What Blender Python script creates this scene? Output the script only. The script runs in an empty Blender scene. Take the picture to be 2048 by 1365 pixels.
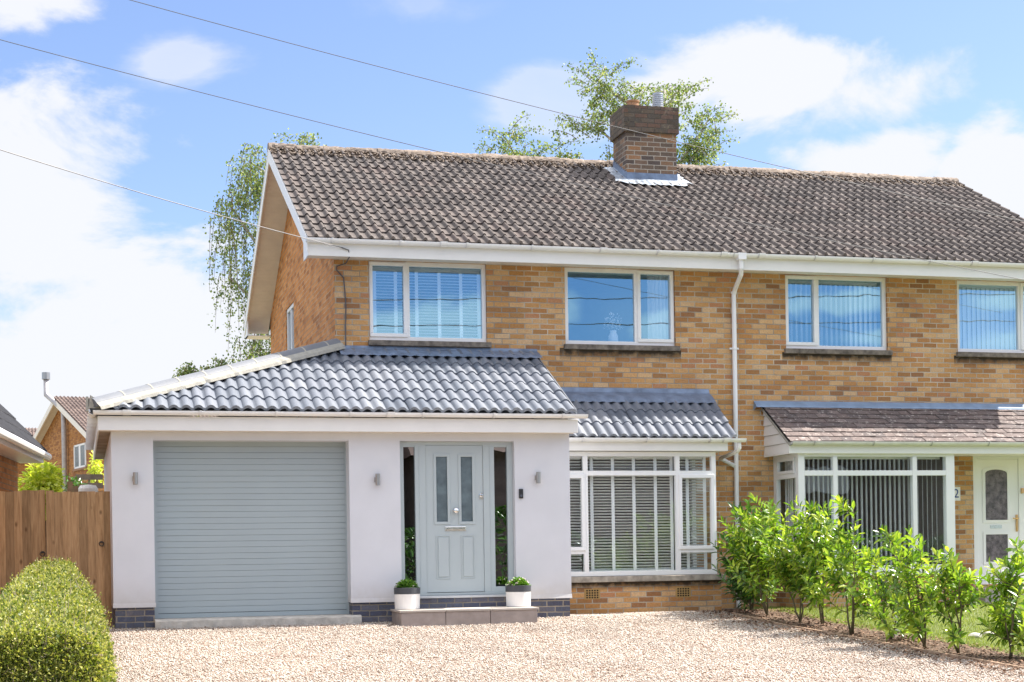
import bpy, math, random
import numpy as np
from mathutils import Vector, Matrix
random.seed(7); np.random.seed(7)
R = math.radians
scene = bpy.context.scene
col = scene.collection
# heights are measured from the camera's eye level (z = 0); the ground by the house is at GZ
GZ = -0.83
# ---------------------------------------------------------------- camera
cd = bpy.data.cameras.new('camera'); cam = bpy.data.objects.new('camera', cd); col.objects.link(cam)
cam.location = (0, -22.2, 0)
cam.rotation_euler = (Matrix.Rotation(-R(15.0), 4, 'Z') @ Matrix.Rotation(R(90), 4, 'X') @ Matrix.Rotation(-R(0.86), 4, 'Z')).to_euler()
cd.sensor_width = 36; cd.lens = 36 * 3240 / 2048
cd.shift_y = (1112 - 682.5) / 2048
cd.clip_start = 0.1; cd.clip_end = 3000
scene.camera = cam
# ---------------------------------------------------------------- light
SUN = Vector((0.80, 0.035, 1.0)).normalized()
sd = bpy.data.lights.new('sun', 'SUN'); so = bpy.data.objects.new('sun', sd); col.objects.link(so)
sd.energy = 4.8; sd.angle = R(0.5); sd.color = (1, 0.94, 0.86)
so.rotation_euler = SUN.to_track_quat('Z', 'Y').to_euler(); so.location = (20, -5, 20)
scene.view_settings.view_transform = 'Standard'; scene.view_settings.look = 'None'
scene.view_settings.exposure = 1.2; scene.view_settings.gamma = 1
w = bpy.data.worlds.new('World'); scene.world = w; w.use_nodes = True
nt = w.node_tree; nt.nodes.clear()
def N(t, typ, **kw):
    n = t.nodes.new(typ)
    for k, v in kw.items():
        if k.startswith('i_'):
            key = k[2:]
            n.inputs[int(key) if key.isdigit() else key].default_value = v
        else: setattr(n, k, v)
    return n
def M_(t, op, a, b=None, c=None, clamp=False):
    n = t.nodes.new('ShaderNodeMath'); n.operation = op; n.use_clamp = clamp
    for i, v in enumerate((a, b, c)):
        if v is None: continue
        if isinstance(v, (int, float)): n.inputs[i].default_value = v
        else: t.links.new(v, n.inputs[i])
    return n.outputs[0]
sky = N(nt, 'ShaderNodeTexSky'); sky.sky_type = 'NISHITA'; sky.sun_disc = False
sky.sun_elevation = math.asin(SUN.z); sky.sun_rotation = math.atan2(SUN.x, SUN.y)
sky.air_density = 1.0; sky.dust_density = 1.0; sky.ozone_density = 3.0; sky.altitude = 0
tc = N(nt, 'ShaderNodeTexCoord'); sx = N(nt, 'ShaderNodeSeparateXYZ'); nt.links.new(tc.outputs['Generated'], sx.inputs[0])
az = M_(nt, 'ARCTAN2', sx.outputs[0], sx.outputs[1]); el = M_(nt, 'ARCSINE', sx.outputs[2])
cv = N(nt, 'ShaderNodeCombineXYZ'); nt.links.new(az, cv.inputs[0]); nt.links.new(M_(nt, 'MULTIPLY', el, 1.7), cv.inputs[1])
n1 = N(nt, 'ShaderNodeTexNoise', i_Scale=7.5, i_Detail=12.0, i_Roughness=0.60, i_Distortion=0.3); nt.links.new(cv.outputs[0], n1.inputs['Vector'])
n2 = N(nt, 'ShaderNodeTexNoise', i_Scale=3.0, i_Detail=3.0); nt.links.new(cv.outputs[0], n2.inputs['Vector'])
# banks of cloud in the sky: (azimuth, elevation, half width, half height, weight) in degrees
CL = [(-1.5, 12.3, 4.6, 5.2, 1.2), (0.0, 5.0, 8.6, 7.6, 1.4), (-2.5, 18.4, 3.4, 1.6, .9), (3.4, 16.8, 2.4, 1.0, .55),
      (24.8, 16.1, 4.6, 1.9, 1.1), (27.5, 15.2, 3.0, 1.7, .9), (21.0, 15.3, 2.4, 1.1, .5), (28.0, 13.3, 3.3, 1.5, 1.1), (32.0, 12.6, 3.0, 1.8, 1.2), (25.5, 19.2, 3.8, .8, .5), (16.8, 15.5, 3.4, 1.3, .5), (12.0, 18.8, 2.6, .9, .3),
      (168, 7.4, 4, 1.5, 1.2), (163.5, 8.7, 1.3, .7, .6), (159.5, 8.0, 1.5, .8, .9), (153, 8.5, 3.0, .55, 1.0), (152, 7.3, 2.5, .5, .9), (147.5, 8.4, 2.5, .55, 1.0), (147, 7.0, 2.5, .6, .9)]
acc = None
for a0, e0, ra, re, wt in CL:
    dx = M_(nt, 'DIVIDE', M_(nt, 'SUBTRACT', az, R(a0)), R(ra)); dy = M_(nt, 'DIVIDE', M_(nt, 'SUBTRACT', el, R(e0)), R(re))
    d = M_(nt, 'SQRT', M_(nt, 'ADD', M_(nt, 'MULTIPLY', dx, dx), M_(nt, 'MULTIPLY', dy, dy)))
    d = M_(nt, 'ADD', d, M_(nt, 'MULTIPLY', M_(nt, 'SUBTRACT', n1.outputs[0], .5), 3.4)); v = M_(nt, 'MULTIPLY', M_(nt, 'MULTIPLY', M_(nt, 'SUBTRACT', 1.0, d, clamp=True), 1.6, clamp=True), wt)
    acc = v if acc is None else M_(nt, 'MAXIMUM', acc, v)
# away from this part of the sky clouds follow the broad noise
out = M_(nt, 'GREATER_THAN', M_(nt, 'ABSOLUTE', M_(nt, 'SUBTRACT', az, R(15))), R(32)); high_fill = M_(nt, 'GREATER_THAN', el, R(24))
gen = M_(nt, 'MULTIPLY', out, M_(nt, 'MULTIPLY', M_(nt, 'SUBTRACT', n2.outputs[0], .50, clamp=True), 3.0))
gen = M_(nt, 'MAXIMUM', gen, M_(nt, 'MULTIPLY', high_fill, M_(nt, 'MULTIPLY', M_(nt, 'SUBTRACT', n2.outputs[0], .36, clamp=True), 5.0)))  # thick cloud overhead, out of view, added to fill light on the walls
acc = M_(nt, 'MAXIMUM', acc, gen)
mr = N(nt, 'ShaderNodeMapRange'); mr.interpolation_type = 'SMOOTHSTEP'
nt.links.new(M_(nt, 'ADD', acc, M_(nt, 'MULTIPLY', M_(nt, 'SUBTRACT', n1.outputs[0], .5), .3)), mr.inputs[0]); mr.inputs[1].default_value = .0; mr.inputs[2].default_value = .95
mx = N(nt, 'ShaderNodeMix', data_type='RGBA'); nt.links.new(M_(nt, 'MULTIPLY', mr.outputs[0], .97), mx.inputs[0])
tint = N(nt, 'ShaderNodeMix', data_type='RGBA', blend_type='MULTIPLY'); tint.inputs[0].default_value = 1; nt.links.new(sky.outputs[0], tint.inputs[6]); tint.inputs[7].default_value = (.60, .585, .65, 1)
nt.links.new(tint.outputs[2], mx.inputs[6])
cc = N(nt, 'ShaderNodeMix', data_type='RGBA'); nt.links.new(M_(nt, 'MAXIMUM', high_fill, M_(nt, 'MULTIPLY', out, .45)), cc.inputs[0]); cc.inputs[6].default_value = (2.75, 2.8, 2.95, 1); cc.inputs[7].default_value = (6.6, 6.5, 6.5, 1)  # added overhead cloud is also set brighter than the banks in view
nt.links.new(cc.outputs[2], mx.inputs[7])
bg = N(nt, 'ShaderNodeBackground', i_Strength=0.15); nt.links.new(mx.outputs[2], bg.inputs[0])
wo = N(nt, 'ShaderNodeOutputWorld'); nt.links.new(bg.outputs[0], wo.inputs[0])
scene.cycles.transparent_max_bounces = 16

# ---------------------------------------------------------------- materials
def newmat(name):
    m = bpy.data.materials.new(name); m.use_nodes = True; t = m.node_tree; t.nodes.clear()
    o = N(t, 'ShaderNodeOutputMaterial'); return m, t, o
def ramp(t, fac, stops, interp='LINEAR'):
    r = t.nodes.new('ShaderNodeValToRGB'); e = r.color_ramp.elements; r.color_ramp.interpolation = interp
    while len(e) < len(stops): e.new(0.5)
    for i, (p, c) in enumerate(stops): e[i].position = p; e[i].color = (*c, 1)
    t.links.new(fac, r.inputs[0]); return r.outputs[0]
def mixc(t, fac, a, b, blend='MIX'):
    n = t.nodes.new('ShaderNodeMix'); n.data_type = 'RGBA'; n.blend_type = blend
    for i, v in ((0, fac), (6, a), (7, b)):
        if isinstance(v, (int, float)): n.inputs[i].default_value = v
        elif isinstance(v, tuple): n.inputs[i].default_value = (*v, 1)
        else: t.links.new(v, n.inputs[i])
    return n.outputs[2]
def noise(t, vec, scale, detail=4, rough=.55, dist=0):
    n = N(t, 'ShaderNodeTexNoise', i_Scale=scale, i_Detail=detail, i_Roughness=rough, i_Distortion=dist); t.links.new(vec, n.inputs['Vector']); return n.outputs[0]
def bump(t, h, strength, dist=.01):
    b = N(t, 'ShaderNodeBump', i_Strength=strength, i_Distance=dist); t.links.new(h, b.inputs['Height']); return b.outputs[0]
def bsdf(t, o, colr, rough=.6, metal=0, normal=None, spec=.5, rsock=None):
    b = t.nodes.new('ShaderNodeBsdfPrincipled')
    if isinstance(colr, tuple): b.inputs['Base Color'].default_value = (*colr, 1)
    else: t.links.new(colr, b.inputs['Base Color'])
    b.inputs['Roughness'].default_value = rough; b.inputs['Metallic'].default_value = metal
    b.inputs['Specular IOR Level'].default_value = spec
    if rsock is not None: t.links.new(rsock, b.inputs['Roughness'])
    if normal is not None: t.links.new(normal, b.inputs['Normal'])
    if o is not None: t.links.new(b.outputs[0], o.inputs[0])
    return b
def pos(t):
    return N(t, 'ShaderNodeNewGeometry').outputs['Position']
def simple(name, c, rough=.6, metal=0, var=.12, scale=6, bmp=0, bscale=80, spec=.5, c2=None, bdist=.004):
    m, t, o = newmat(name); p = pos(t)
    n = noise(t, p, scale, 6)
    a = tuple(x * (1 - var) for x in c); b = c2 or tuple(min(1, x * (1 + var)) for x in c)
    cc = ramp(t, n, [(.3, a), (.7, b)])
    nm = bump(t, noise(t, p, bscale, 5), bmp, bdist) if bmp else None
    rs = M_(t, 'ADD', M_(t, 'MULTIPLY', noise(t, p, scale * 3, 4), .2), rough - .1)
    bsdf(t, o, cc, rough, metal, nm, spec, rs); return m
def brickmat(name, cols, mortar, bw=.225, bh=.075, stains=(), lichen=0, rough=.85):
    m, t, o = newmat(name)
    uv = N(t, 'ShaderNodeTexCoord').outputs['UV']; p = pos(t)
    s = N(t, 'ShaderNodeSeparateXYZ'); t.links.new(uv, s.inputs[0])
    wob = M_(t, 'MULTIPLY', M_(t, 'SUBTRACT', noise(t, p, 28, 3), .5), .016)
    wob2 = M_(t, 'MULTIPLY', M_(t, 'SUBTRACT', noise(t, p, 5, 2), .5), .010)
    u = M_(t, 'ADD', s.outputs[0], wob); v = M_(t, 'ADD', s.outputs[1], M_(t, 'ADD', wob2, M_(t, 'MULTIPLY', wob, .5)))
    vr = M_(t, 'DIVIDE', v, bh); row = M_(t, 'FLOOR', vr); fy = M_(t, 'FRACT', vr)
    off = M_(t, 'MULTIPLY', M_(t, 'MODULO', M_(t, 'ABSOLUTE', row), 2), .5)
    ur = M_(t, 'ADD', M_(t, 'DIVIDE', u, bw), off); cl = M_(t, 'FLOOR', ur); fx = M_(t, 'FRACT', ur)
    ex = M_(t, 'MULTIPLY', M_(t, 'MINIMUM', fx, M_(t, 'SUBTRACT', 1, fx)), bw); ey = M_(t, 'MULTIPLY', M_(t, 'MINIMUM', fy, M_(t, 'SUBTRACT', 1, fy)), bh)
    d = M_(t, 'MINIMUM', ex, ey)
    mk = N(t, 'ShaderNodeMapRange'); t.links.new(d, mk.inputs[0]); mk.inputs[1].default_value = .0048; mk.inputs[2].default_value = .0085
    cb = N(t, 'ShaderNodeCombineXYZ'); t.links.new(cl, cb.inputs[0]); t.links.new(row, cb.inputs[1])
    wn = N(t, 'ShaderNodeTexWhiteNoise'); wn.noise_dimensions = '3D'; t.links.new(cb.outputs[0], wn.inputs['Vector'])
    k = len(cols); bc = ramp(t, wn.outputs['Value'], [(i / k, c) for i, c in enumerate(cols)], 'CONSTANT')
    # blotches inside one brick, soft large weathering
    bc = mixc(t, M_(t, 'MULTIPLY', noise(t, p, 22, 5, .65), .28), bc, cols[0])
    g = M_(t, 'ADD', .42, M_(t, 'MULTIPLY', noise(t, p, 45, 6, .75), 1.06))
    bc = mixc(t, 1.0, bc, N_gray(t, g), 'MULTIPLY')
    hv = ramp(t, noise(t, p, 13, 6, .7), [(.3, (1.0, .86, .70)), (.5, (1, 1, 1)), (.7, (1.0, 1.05, 1.12))]); bc = mixc(t, 1.0, bc, hv, 'MULTIPLY')
    mc = mixc(t, M_(t, 'MULTIPLY', M_(t, 'SUBTRACT', noise(t, p, 1.3, 5, .65), .42, clamp=True), 3.2, clamp=True), tuple(q * .42 for q in mortar), mortar)
    c = mixc(t, mk.outputs[0], mc, bc)
    big = M_(t, 'ADD', .74, M_(t, 'MULTIPLY', noise(t, p, .9, 6, .6), .5)); c = mixc(t, 1.0, c, N_gray(t, big), 'MULTIPLY')
    efl = N(t, 'ShaderNodeMapRange', i_1=.60, i_2=.75); t.links.new(noise(t, p, 2.1, 7, .7), efl.inputs[0])
    c = mixc(t, M_(t, 'MULTIPLY', efl.outputs[0], .35), c, (.55, .44, .33))
    ps = N(t, 'ShaderNodeSeparateXYZ'); t.links.new(p, ps.inputs[0])
    for (x0, x1, zt, dep) in stains:
        a = M_(t, 'MULTIPLY', M_(t, 'GREATER_THAN', ps.outputs[0], x0), M_(t, 'LESS_THAN', ps.outputs[0], x1))
        f = M_(t, 'SUBTRACT', 1, M_(t, 'DIVIDE', M_(t, 'SUBTRACT', zt, ps.outputs[2]), dep), clamp=True)
        a = M_(t, 'MULTIPLY', a, M_(t, 'MULTIPLY', f, M_(t, 'LESS_THAN', ps.outputs[2], zt)))
        a = M_(t, 'MULTIPLY', a, M_(t, 'MULTIPLY', noise(t, p, 9, 4), 2.6), clamp=True)
        c = mixc(t, a, c, (.06, .045, .03))
    if lichen:
        lf = N(t, 'ShaderNodeMapRange', i_1=.58, i_2=.66); t.links.new(noise(t, p, 14, 6, .7), lf.inputs[0])
        c = mixc(t, M_(t, 'MULTIPLY', lf.outputs[0], lichen), c, (.32, .27, .16))
    h = M_(t, 'ADD', mk.outputs[0], M_(t, 'MULTIPLY', noise(t, p, 120, 4), .35))
    bsdf(t, o, c, rough, 0, bump(t, h, .55, .006), .25); return m
def N_gray(t, f):
    n = t.nodes.new('ShaderNodeCombineColor')
    for i in range(3): t.links.new(f, n.inputs[i])
    return n.outputs[0]
def tilemat(name, cols, lichen, light, rough=.8, lamt=.5, lscale=9, spec=.4, rib=0):
    m, t, o = newmat(name); p = pos(t)
    g = N(t, 'ShaderNodeNewGeometry').outputs['Random Per Island']
    c = ramp(t, g, [(i / max(1, len(cols) - 1), q) for i, q in enumerate(cols)])
    c = mixc(t, 1.0, c, N_gray(t, M_(t, 'ADD', .72, M_(t, 'MULTIPLY', noise(t, p, 35, 6, .7), .55))), 'MULTIPLY')
    if lamt:
        lf = N(t, 'ShaderNodeMapRange', i_1=.55, i_2=.68); t.links.new(noise(t, p, lscale, 7, .72), lf.inputs[0])
        c = mixc(t, M_(t, 'MULTIPLY', lf.outputs[0], lamt), c, light)
        df = N(t, 'ShaderNodeMapRange', i_1=.56, i_2=.66); t.links.new(noise(t, p, lscale * 2.3, 6, .75), df.inputs[0])
        c = mixc(t, M_(t, 'MULTIPLY', df.outputs[0], lamt), c, lichen)
    bsdf(t, o, c, rough, 0, bump(t, noise(t, p, 130, 5, .7), .4, .004), spec); return m
def leafmat(name, a, b, c_, rough=.35, trans=.35, spec=.5):
    m, t, o = newmat(name)
    g = N(t, 'ShaderNodeNewGeometry').outputs['Random Per Island']
    cc = ramp(t, g, [(0, a), (.5, b), (1, c_)])
    cc = mixc(t, 1.0, cc, N_gray(t, M_(t, 'ADD', .7, M_(t, 'MULTIPLY', noise(t, pos(t), 3, 3), .6))), 'MULTIPLY')
    pb = bsdf(t, None, cc, rough, 0, None, spec)
    tr = N(t, 'ShaderNodeBsdfTranslucent'); t.links.new(mixc(t, 1.0, cc, (1.5, 1.6, .7), 'MULTIPLY'), tr.inputs[0])
    mxs = N(t, 'ShaderNodeMixShader', i_0=trans); t.links.new(pb.outputs[0], mxs.inputs[1]); t.links.new(tr.outputs[0], mxs.inputs[2])
    t.links.new(mxs.outputs[0], o.inputs[0]); return m
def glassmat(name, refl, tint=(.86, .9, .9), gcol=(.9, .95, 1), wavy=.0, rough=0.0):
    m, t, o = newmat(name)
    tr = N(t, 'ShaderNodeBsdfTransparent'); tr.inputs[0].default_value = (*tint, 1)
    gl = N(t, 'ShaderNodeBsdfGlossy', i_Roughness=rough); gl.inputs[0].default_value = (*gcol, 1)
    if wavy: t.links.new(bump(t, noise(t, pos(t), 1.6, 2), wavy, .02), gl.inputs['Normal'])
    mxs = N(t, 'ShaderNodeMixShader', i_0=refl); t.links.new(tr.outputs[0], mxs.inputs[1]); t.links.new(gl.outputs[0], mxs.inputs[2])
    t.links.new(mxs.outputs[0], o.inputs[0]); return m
BC = [(0.573, 0.324, 0.139), (0.499, 0.261, 0.097), (0.618, 0.394, 0.203), (0.44, 0.215, 0.075), (0.595, 0.358, 0.165), (0.33, 0.159, 0.062), (0.544, 0.298, 0.118), (0.41, 0.196, 0.075), (0.632, 0.426, 0.246), (0.373, 0.193, 0.075), (0.455, 0.215, 0.109), (0.558, 0.32, 0.135), (0.603, 0.38, 0.194), (0.27, 0.129, 0.062), (0.514, 0.276, 0.109), (0.581, 0.365, 0.187), (0.47, 0.246, 0.102)]
SIDEBC = [(0.594, 0.255, 0.081), (0.551, 0.220, 0.059), (0.636, 0.299, 0.111), (0.530, 0.220, 0.067), (0.360, 0.132, 0.037), (0.604, 0.264, 0.089), (0.466, 0.185, 0.059)]
STN = [(3.9, 5.75, 2.93, .10), (6.70, 8.55, 2.965, .19), (10.15, 11.95, 2.965, .17), (13.0, 15.0, 2.965, .16), (6.3, 8.85, -.385, .12)]
mat_brick = brickmat('tan_brick', BC, (.70, .62, .50), stains=STN)
mat_brick_side = brickmat('orange_brick', SIDEBC, (.62, .43, .26))
mat_brick_far = brickmat('far_brick', [(.45, .2, .06), (.4, .17, .05), (.5, .24, .09), (.28, .11, .04)], (.45, .27, .13))
mat_blue = brickmat('blue_brick', [(.10, .11, .15), (.12, .13, .17), (.085, .09, .13), (.14, .14, .17)], (.50, .44, .35))
mat_chim = brickmat('chimney_brick', [(.14, .105, .08), (.20, .13, .09), (.11, .085, .075), (.34, .18, .09), (.16, .115, .085), (.25, .15, .09)], (.50, .44, .36))
mat_collar = brickmat('chimney_collar_brick', [(.11, .09, .07), (.14, .11, .085), (.16, .10, .075), (.1, .085, .07)], (.13, .11, .09), lichen=.55)
mat_render = simple('white_render', (.65, .66, .695), .9, var=.035, scale=2.2, bmp=.4, bscale=160, spec=.2)
_t = mat_render.node_tree; _b = next(n_ for n_ in _t.nodes if n_.type == 'BSDF_PRINCIPLED'); _src = _b.inputs['Base Color'].links[0].from_socket
_p = pos(_t); _s = N(_t, 'ShaderNodeSeparateXYZ'); _t.links.new(_p, _s.inputs[0])
_f = M_(_t, 'SUBTRACT', 1, M_(_t, 'DIVIDE', M_(_t, 'ADD', _s.outputs[2], .57), .45), clamp=True)
_f = M_(_t, 'MULTIPLY', M_(_t, 'MULTIPLY', _f, _f), M_(_t, 'MULTIPLY', noise(_t, _p, 7, 6, .7), .85), clamp=True)
_t.links.new(mixc(_t, _f, _src, (.42, .37, .31)), _b.inputs['Base Color'])
mat_upvc = simple('white_upvc', (.82, .82, .82), .32, var=.02, scale=3)
mat_cream = simple('cream_soffit', (.78, .72, .64), .5, var=.06, scale=5)
mat_fascia = simple('white_fascia', (.80, .79, .77), .4, var=.03, scale=3)
mat_garage = simple('sage_grey_steel', (.37, .43, .45), .42, var=.02, scale=2)
mat_door = simple('sage_grey_composite', (.44, .50, .515), .4, var=.015, scale=3, bmp=.05, bscale=50)
mat_chrome = simple('polished_steel', (.75, .76, .78), .18, 1, var=.03)
mat_brass = simple('brass', (.7, .45, .2), .3, 1)
mat_steel = simple('brushed_steel', (.42, .40, .38), .35, 1, var=.06)
mat_lead = simple('lead_flashing', (.16, .21, .30), .5, .15, var=.35, scale=5, bmp=.3, bscale=18, bdist=.02)
mat_leadlight = simple('pale_lead', (.42, .47, .53), .42, .4, var=.4, scale=9, bmp=.5, bscale=14, bdist=.03)
mat_mortar = simple('cream_mortar', (.35, .335, .29), .9, var=.12, scale=14, bmp=.6, bscale=60, bdist=.01)
mat_hipcap = simple('hip_cap_grey', (.155, .165, .185), .6, var=.08, scale=6, bmp=.1)
mat_sill = simple('weathered_sill', (.17, .145, .12), .9, var=.5, scale=12, bmp=.6, bscale=60, bdist=.006)
mat_sillb = simple('stone_sill', (.36, .32, .27), .9, var=.4, scale=9, bmp=.5, bscale=60, bdist=.006)
mat_tile = tilemat('brown_concrete_tile', [(.078, .064, .058), (.105, .088, .080), (.068, .057, .053), (.128, .108, .098), (.10, .076, .068)], (.03, .025, .022), (.36, .315, .275), lamt=.52, lscale=11)
mat_tilenew = tilemat('slate_grey_tile', [(.12, .138, .17), (.185, .20, .235), (.15, .168, .20), (.215, .23, .26)], (.1, .1, .1), (.3, .3, .3), rough=.5, lamt=0, spec=.5)
mat_tileporch = tilemat('lichened_plain_tile', [(.13, .10, .092), (.17, .13, .118), (.10, .082, .08), (.21, .165, .15)], (.035, .03, .03), (.62, .56, .51), lamt=.8, lscale=15)
mat_tilefar = tilemat('far_tile', [(.14, .10, .088), (.18, .13, .11), (.12, .085, .075)], (.08, .06, .05), (.38, .3, .26), lamt=.4)
mat_ridge = tilemat('crusted_ridge_tile', [(.20, .155, .12), (.25, .195, .15), (.17, .135, .11)], (.045, .035, .028), (.42, .34, .27), lamt=.85, lscale=13)
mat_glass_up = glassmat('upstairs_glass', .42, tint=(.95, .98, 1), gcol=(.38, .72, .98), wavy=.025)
mat_glass = glassmat('window_glass', .14, tint=(.95, .97, .97), gcol=(.8, .9, .95), wavy=.06)
mat_glass_dark = glassmat('sidelight_glass', .35, tint=(.16, .16, .18), gcol=(.8, .85, .9), wavy=.08)
mat_glass_frost = simple('obscured_glass', (.12, .16, .18), .22, var=.25, scale=8, bmp=.2, bscale=120)
mat_glass_patt = simple('patterned_glass', (.13, .11, .12), .25, var=.6, scale=14, bmp=.6, bscale=60, bdist=.01)
mat_blind = simple('white_blind', (.88, .90, .90), .6, var=.02)
mat_room = simple('room_wall', (.30, .27, .25), .9, var=.1)
mat_curtain = simple('white_curtain', (.78, .8, .82), .9, var=.04)
mat_conc = simple('old_concrete', (.48, .45, .40), .92, var=.22, scale=10, bmp=.7, bscale=50, bdist=.01)
mat_step = simple('step_slab', (.32, .27, .245), .8, var=.15, scale=7, bmp=.3)
mat_steptop = simple('step_paving', (.46, .41, .36), .8, var=.12, scale=5, bmp=.3)
mat_fence = None
mat_black = simple('black_plastic', (.02, .02, .022), .35)
mat_dark = simple('dark_void', (.012, .012, .012), .9)
mat_cable = simple('cable_sheath', (.10, .10, .11), .6)
mat_cablew = simple('pale_cable', (.24, .23, .23), .6)
mat_terra = simple('terracotta', (.30, .17, .10), .85, var=.25, scale=20, bmp=.3)
mat_pot = simple('white_pot', (.80, .78, .75), .6, var=.03)
mat_potband = simple('charcoal_band', (.055, .06, .07), .6)
mat_soil = simple('soil', (.085, .06, .045), .95, var=.5, scale=30, bmp=1, bscale=60, bdist=.03)
mat_bark = simple('birch_bark', (.42, .38, .33), .9, var=.5, scale=14, bmp=.5)
mat_twig = simple('brown_twig', (.13, .085, .05), .85, var=.3, scale=20)
mat_twigpale = simple('pale_twig', (.30, .24, .18), .85, var=.3, scale=20)
mat_stem = simple('laurel_stem', (.12, .10, .05), .75, var=.3, scale=20)
mat_laurel = leafmat('laurel_leaf', (.05, .12, .015), (.20, .33, .04), (.44, .50, .08), .27, .42, .6)
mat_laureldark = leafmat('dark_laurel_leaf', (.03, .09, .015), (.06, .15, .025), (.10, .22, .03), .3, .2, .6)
mat_birch = leafmat('birch_leaf', (.08, .13, .055), (.15, .21, .085), (.32, .34, .15), .5, .45)
mat_hedgeleaf = leafmat('hedge_leaf', (.05, .09, .015), (.23, .26, .05), (.48, .44, .14), .5, .35)
mat_shrub = leafmat('golden_leaf', (.30, .38, .05), (.5, .55, .08), (.6, .6, .15), .5, .4)
mat_pottedleaf = leafmat('potted_leaf', (.05, .12, .02), (.10, .24, .03), (.2, .34, .06), .4, .3)
mat_petal = simple('pale_petal', (.75, .62, .58), .6)
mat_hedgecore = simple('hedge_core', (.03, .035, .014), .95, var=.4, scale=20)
mat_grass = leafmat('grass_blade', (.14, .19, .04), (.21, .25, .06), (.30, .31, .11), .5, .4)
mat_lawn = simple('lawn_turf', (.14, .17, .05), .95, var=.3, scale=8, bmp=.5)
mat_bluetext = simple('blue_enamel', (.02, .06, .25), .3)
def woodmat():
    m, t, o = newmat('treated_timber'); p = pos(t)
    mp = N(t, 'ShaderNodeMapping'); mp.inputs['Scale'].default_value = (14, 14, 1.1); t.links.new(p, mp.inputs[0])
    g = N(t, 'ShaderNodeNewGeometry').outputs['Random Per Island']
    gr = noise(t, mp.outputs[0], 3.2, 8, .6, .6)
    c = ramp(t, gr, [(.25, (.20, .115, .055)), (.5, (.32, .195, .10)), (.75, (.42, .27, .145))])
    c = mixc(t, 1.0, c, N_gray(t, M_(t, 'ADD', .72, M_(t, 'MULTIPLY', g, .5))), 'MULTIPLY')
    mp2 = N(t, 'ShaderNodeMapping'); mp2.inputs['Scale'].default_value = (1, 1, .55); t.links.new(p, mp2.inputs[0])
    vo = N(t, 'ShaderNodeTexVoronoi', i_Scale=7.5); vo.feature = 'F1'; t.links.new(mp2.outputs[0], vo.inputs['Vector'])
    kn = N(t, 'ShaderNodeMapRange', i_1=.06, i_2=.17, i_3=1.0, i_4=0.0); t.links.new(vo.outputs['Distance'], kn.inputs[0])
    c = mixc(t, M_(t, 'MULTIPLY', kn.outputs[0], .7), c, (.07, .03, .012))
    bsdf(t, o, c, .8, 0, bump(t, gr, .25, .004), .25); return m
mat_fence = woodmat()
def groundmat(name, cols, scale, bdist=.02, tint=None):
    m, t, o = newmat(name); p = pos(t)
    vo = N(t, 'ShaderNodeTexVoronoi', i_Scale=scale); t.links.new(p, vo.inputs['Vector'])
    sp = N(t, 'ShaderNodeSeparateColor'); t.links.new(vo.outputs['Color'], sp.inputs[0])
    c = ramp(t, sp.outputs[0], [(i / (len(cols) - 1), q) for i, q in enumerate(cols)])
    c = mixc(t, 1.0, c, N_gray(t, M_(t, 'ADD', .7, M_(t, 'MULTIPLY', noise(t, p, .9, 5), .55))), 'MULTIPLY')
    inv = M_(t, 'SUBTRACT', 1, vo.outputs['Distance'])
    bsdf(t, o, c, .9, 0, bump(t, inv, .8, bdist), .2); return m
GRAV = [(.30, .22, .17), (.55, .45, .37), (.46, .36, .29), (.66, .58, .50), (.38, .26, .20), (.60, .52, .45), (.24, .17, .13)]
mat_gravelbase = groundmat('gravel_bed', GRAV, 60)
mat_ground = groundmat('rough_ground', [(.20, .20, .12), (.25, .23, .15), (.28, .25, .18)], 9)
mat_asphalt = groundmat('asphalt', [(.045, .045, .047), (.06, .06, .06), (.05, .05, .052)], 90, .005)
mat_bed = groundmat('bark_soil', [(.10, .065, .045), (.17, .12, .09), (.07, .045, .03), (.26, .19, .14)], 45)
def stonemat():
    m, t, o = newmat('gravel_stone'); p = pos(t)
    g = N(t, 'ShaderNodeAttribute'); g.attribute_name = 'tone'
    c = ramp(t, g.outputs['Fac'], [(0, (.20, .12, .08)), (.06, (.34, .235, .175)), (.25, (.41, .345, .285)), (.5, (.53, .475, .415)), (.72, (.44, .37, .305)), (.9, (.68, .635, .575)), (1, (.42, .30, .22))])
    pat = N(t, 'ShaderNodeMapRange', i_1=.60, i_2=.75); t.links.new(noise(t, p, 1.1, 6, .65), pat.inputs[0])
    c = mixc(t, M_(t, 'MULTIPLY', pat.outputs[0], .6), c, (.27, .15, .10))
    lo = M_(t, 'ADD', .48, M_(t, 'MULTIPLY', noise(t, p, .7, 7, .72), .96)); c = mixc(t, 1.0, c, N_gray(t, lo), 'MULTIPLY')
    bsdf(t, o, c, .75, 0, None, .3); return m
mat_stone = stonemat()

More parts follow.
